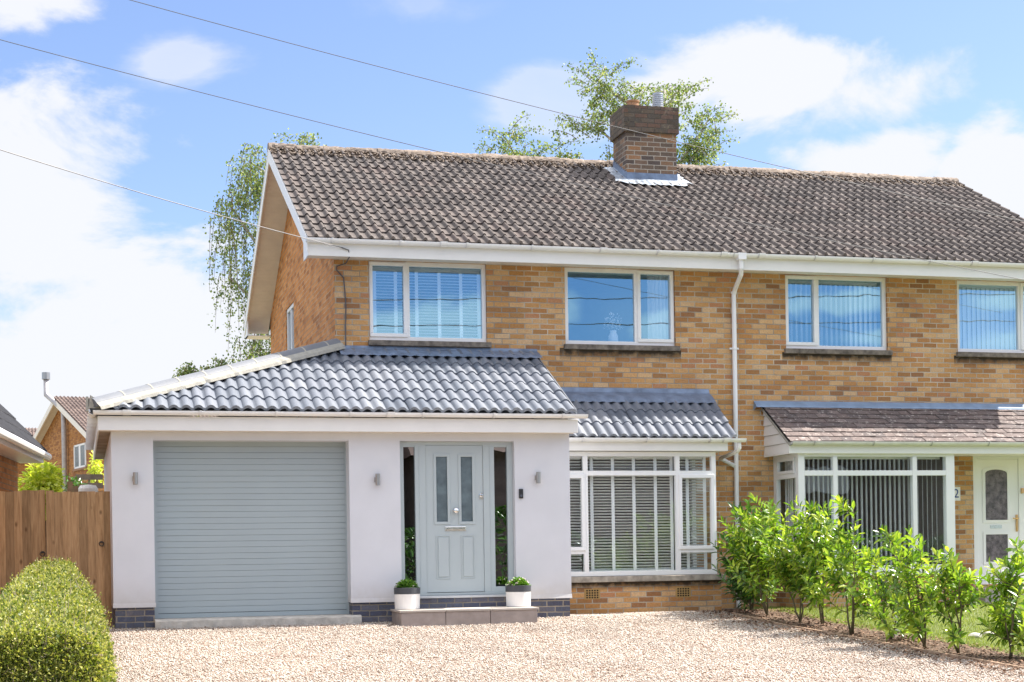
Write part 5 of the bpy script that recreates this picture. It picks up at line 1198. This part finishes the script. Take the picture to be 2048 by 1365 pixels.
simple_house((-8.5, 56, 0), R(3), 7.2, 8, 5.1, 6.55, 'farthest brick house with only its brown tiled roof visible')
# bungalow at left edge
e = empty('brick_bungalow', (-.72, 0, GZ), 'low brick bungalow with dark tiled roof and white gutter behind the timber fence', 'bungalow')
dirv = Vector((.337, 3.3, 0)).normalized(); lft = Vector((-dirv.y, dirv.x, 0)); A = Vector((-.805, 0, 0))
def BP(s, l, z): p = A + dirv * s + lft * l; return (p.x, p.y, z)
MB().prism([BP(-3.6, .35, GZ), BP(3.0, .35, GZ), BP(3.0, 3.1, GZ), BP(-3.6, 3.1, GZ)], (0, 0, 1.56 - GZ)).build('wall', mat_brick_side, e)
rf = MB().add([BP(-4, -.0, 1.62), BP(3.25, 0, 1.62), BP(1.9, 1.7, 3.5), BP(-4, 1.7, 3.5), BP(3.25, 3.4, 1.62), BP(-4, 3.4, 1.62)], [(0, 1, 2, 3), (1, 4, 2), (2, 4, 5, 3), (0, 3, 5)]).build('roof', simple('dark_slate', (.02, .022, .03), .6, var=.3), e)
Sb = Vector(BP(0, 1.7, 3.5)) - Vector(BP(0, 0, 1.62))
tiles('tiles', tilemat('dark_tile', [(.018, .02, .027), (.028, .03, .038)], (.015, .015, .015), (.05, .05, .055), rough=.7, lamt=.3, spec=.2), rf, BP(-3.9, -.03, 1.63), Sb, (7.1, dirv), 8, Sb.length / 8, 'roll',
      clip=lambda u, s_: (min(u, 7.1 - 1.35 * min(1, s_ / Sb.length)), s_))
MB().prism([BP(-4, .0, 1.50), BP(-4, .02, 1.50), BP(-4, .02, 1.62), BP(-4, 0, 1.62)], dirv * 7.2).prism([BP(-4, .02, 1.50), BP(-4, .34, 1.50), BP(-4, .34, 1.51), BP(-4, .02, 1.51)], dirv * 7.2).build('fascia', mat_fascia, e)
MB().tube([BP(-4, -.06, 1.60), BP(3.3, -.06, 1.60)], .055, 10).build('gutter', mat_upvc, e)
mb = MB().prism([BP(-1.3, .27, GZ), BP(-1.18, .27, GZ), BP(-1.18, .34, GZ), BP(-1.3, .34, GZ)], (0, 0, 2.25)).prism([BP(-2.9, .27, 1.0), BP(-1.3, .27, 1.0), BP(-1.3, .34, 1.0), BP(-2.9, .34, 1.0)], (0, 0, .1))
wf = mb.build('window', mat_upvc, e); MB().add([BP(-2.9, .30, GZ), BP(-1.3, .30, GZ), BP(-1.3, .30, 1.0), BP(-2.9, .30, 1.0)], [(0, 1, 2, 3)]).build('pane', mat_glass, wf)
# golden shrub, trellis, green tuft
def bush(name, c, r, n, leaf, mat, label, cat='shrub'):
    e = empty(name, (c[0], c[1], GZ), label, cat)
    u = np.random.normal(0, 1, (n, 3)); u /= np.linalg.norm(u, axis=1, keepdims=True); rr = np.random.rand(n, 1) ** .4; b = 1 + .25 * np.sin(u[:, :1] * 5 + u[:, 2:] * 4)
    P = np.array(c) + u * rr * b * np.array(r); leaf_obj('foliage', P, u + np.random.normal(0, .7, (n, 3)) + np.array([0, 0, -.3]), np.random.uniform(.7, 1.3, n) * leaf, .5, mat, e)
    MB().tube([(c[0], c[1], GZ), (c[0], c[1], c[2])], .04, 8).build('stem', mat_twig, e)
bush('golden_shrub', (-.52, 5, 1.25), (.32, .5, .42), 1400, .11, mat_shrub, 'bright yellow-green shrub rising behind the timber fence')
bush('garden_shrub', (-.05, 7, 1.28), (.26, .3, .22), 350, .08, mat_laureldark, 'small dark green shrub at the foot of the grey flue pipe')
bush('garden_shrub', (.36, 10, 1.75), (.12, .3, .30), 350, .08, mat_shrub, 'loose light green shrub beside the white side wall')
e = empty('slatted_trellis', (.15, 8, GZ), 'weathered horizontal slatted fence between the timber gate and distant house', 'fence')
mb = MB()
for k_ in range(14): mb.box(-.02, .46, 8, 8.02, GZ + .1 + k_ * .155 + .2, GZ + .1 + k_ * .155 + .30)
mb.build('slats', simple('grey_slat', (.20, .16, .12), .9, var=.3), e); MB().box(-.06, -.02, 7.98, 8.04, GZ, 1.55).box(.2, .24, 8.021, 8.05, GZ, 1.5).build('post', mat_twigpale, e)
e = empty('timber_fence', (-.1, 3, GZ), 'old timber fence panels seen just above the gate', 'fence')
mb = MB(); x = -.15
while x < .10: mb.box(x, x + .085, 6, 6.02, GZ, 1.32 + random.uniform(-.05, .05)); x += .09
mb.build('boards', simple('old_board', (.22, .13, .08), .9, var=.3), e)
tag(MB().lathe((.17, 4, 1.00), [(.14, 0), (.15, .15), (.12, .20), (.02, .21)], 16).build('water_butt', mat_pot), 'pale rounded lid just above the gate top', 'lid')

# ================================================================ across the street (seen only in the window reflections)
mat_opp = simple('dark_brown_brick', (.13, .10, .09), .9, var=.3, scale=3)
def opposite(x0, x1, label):
    e = empty('brick_house', (x0, -48, GZ), label, 'house')
    MB().box(x0, x1, -56, -48, -1.5, 4.4).build('wall', mat_opp, e)
    MB().add([(x0 - .4, -47.6, 4.35), (x1 + .4, -47.6, 4.35), (x1 + .4, -52, 6.9), (x0 - .4, -52, 6.9), (x1 + .4, -56.4, 4.35), (x0 - .4, -56.4, 4.35)], [(0, 1, 2, 3), (2, 4, 5, 3), (1, 4, 2), (0, 3, 5)]).build('roof', mat_tilefar, e)
    for x in (x0 + 1, x1 - 3):
        for z in (-.3, 2.7): MB().box(x, x + 2, -48, -47.93, z, z + 1.2).build('window', mat_upvc, e)
opposite(-12, -1, 'brown brick house across the street, left end of its row, mirrored in windows')
opposite(2, 12, 'brown brick house across the street opposite the garage door')
opposite(14, 30, 'long brown brick house across the street mirrored in the left bay window')
opposite(31.5, 46, 'brown brick house across the street mirrored in the right bay window')
n = 40000; X = np.random.uniform(-40, 50, n); a = np.random.uniform(0, math.pi, n)
P = np.stack([X, -36 + .8 * np.cos(a) * -1, -1.45 + (2.4 + .7 * np.sin(X * .55)) * np.sin(a)], 1)
e = tag(leaf_obj('street_hedge', P, np.stack([np.zeros(n), np.cos(a), np.sin(a)], 1) + np.random.normal(0, .5, (n, 3)), .17, .8, mat_laureldark), 'long dark green hedge across the street mirrored in the windows', 'hedge')
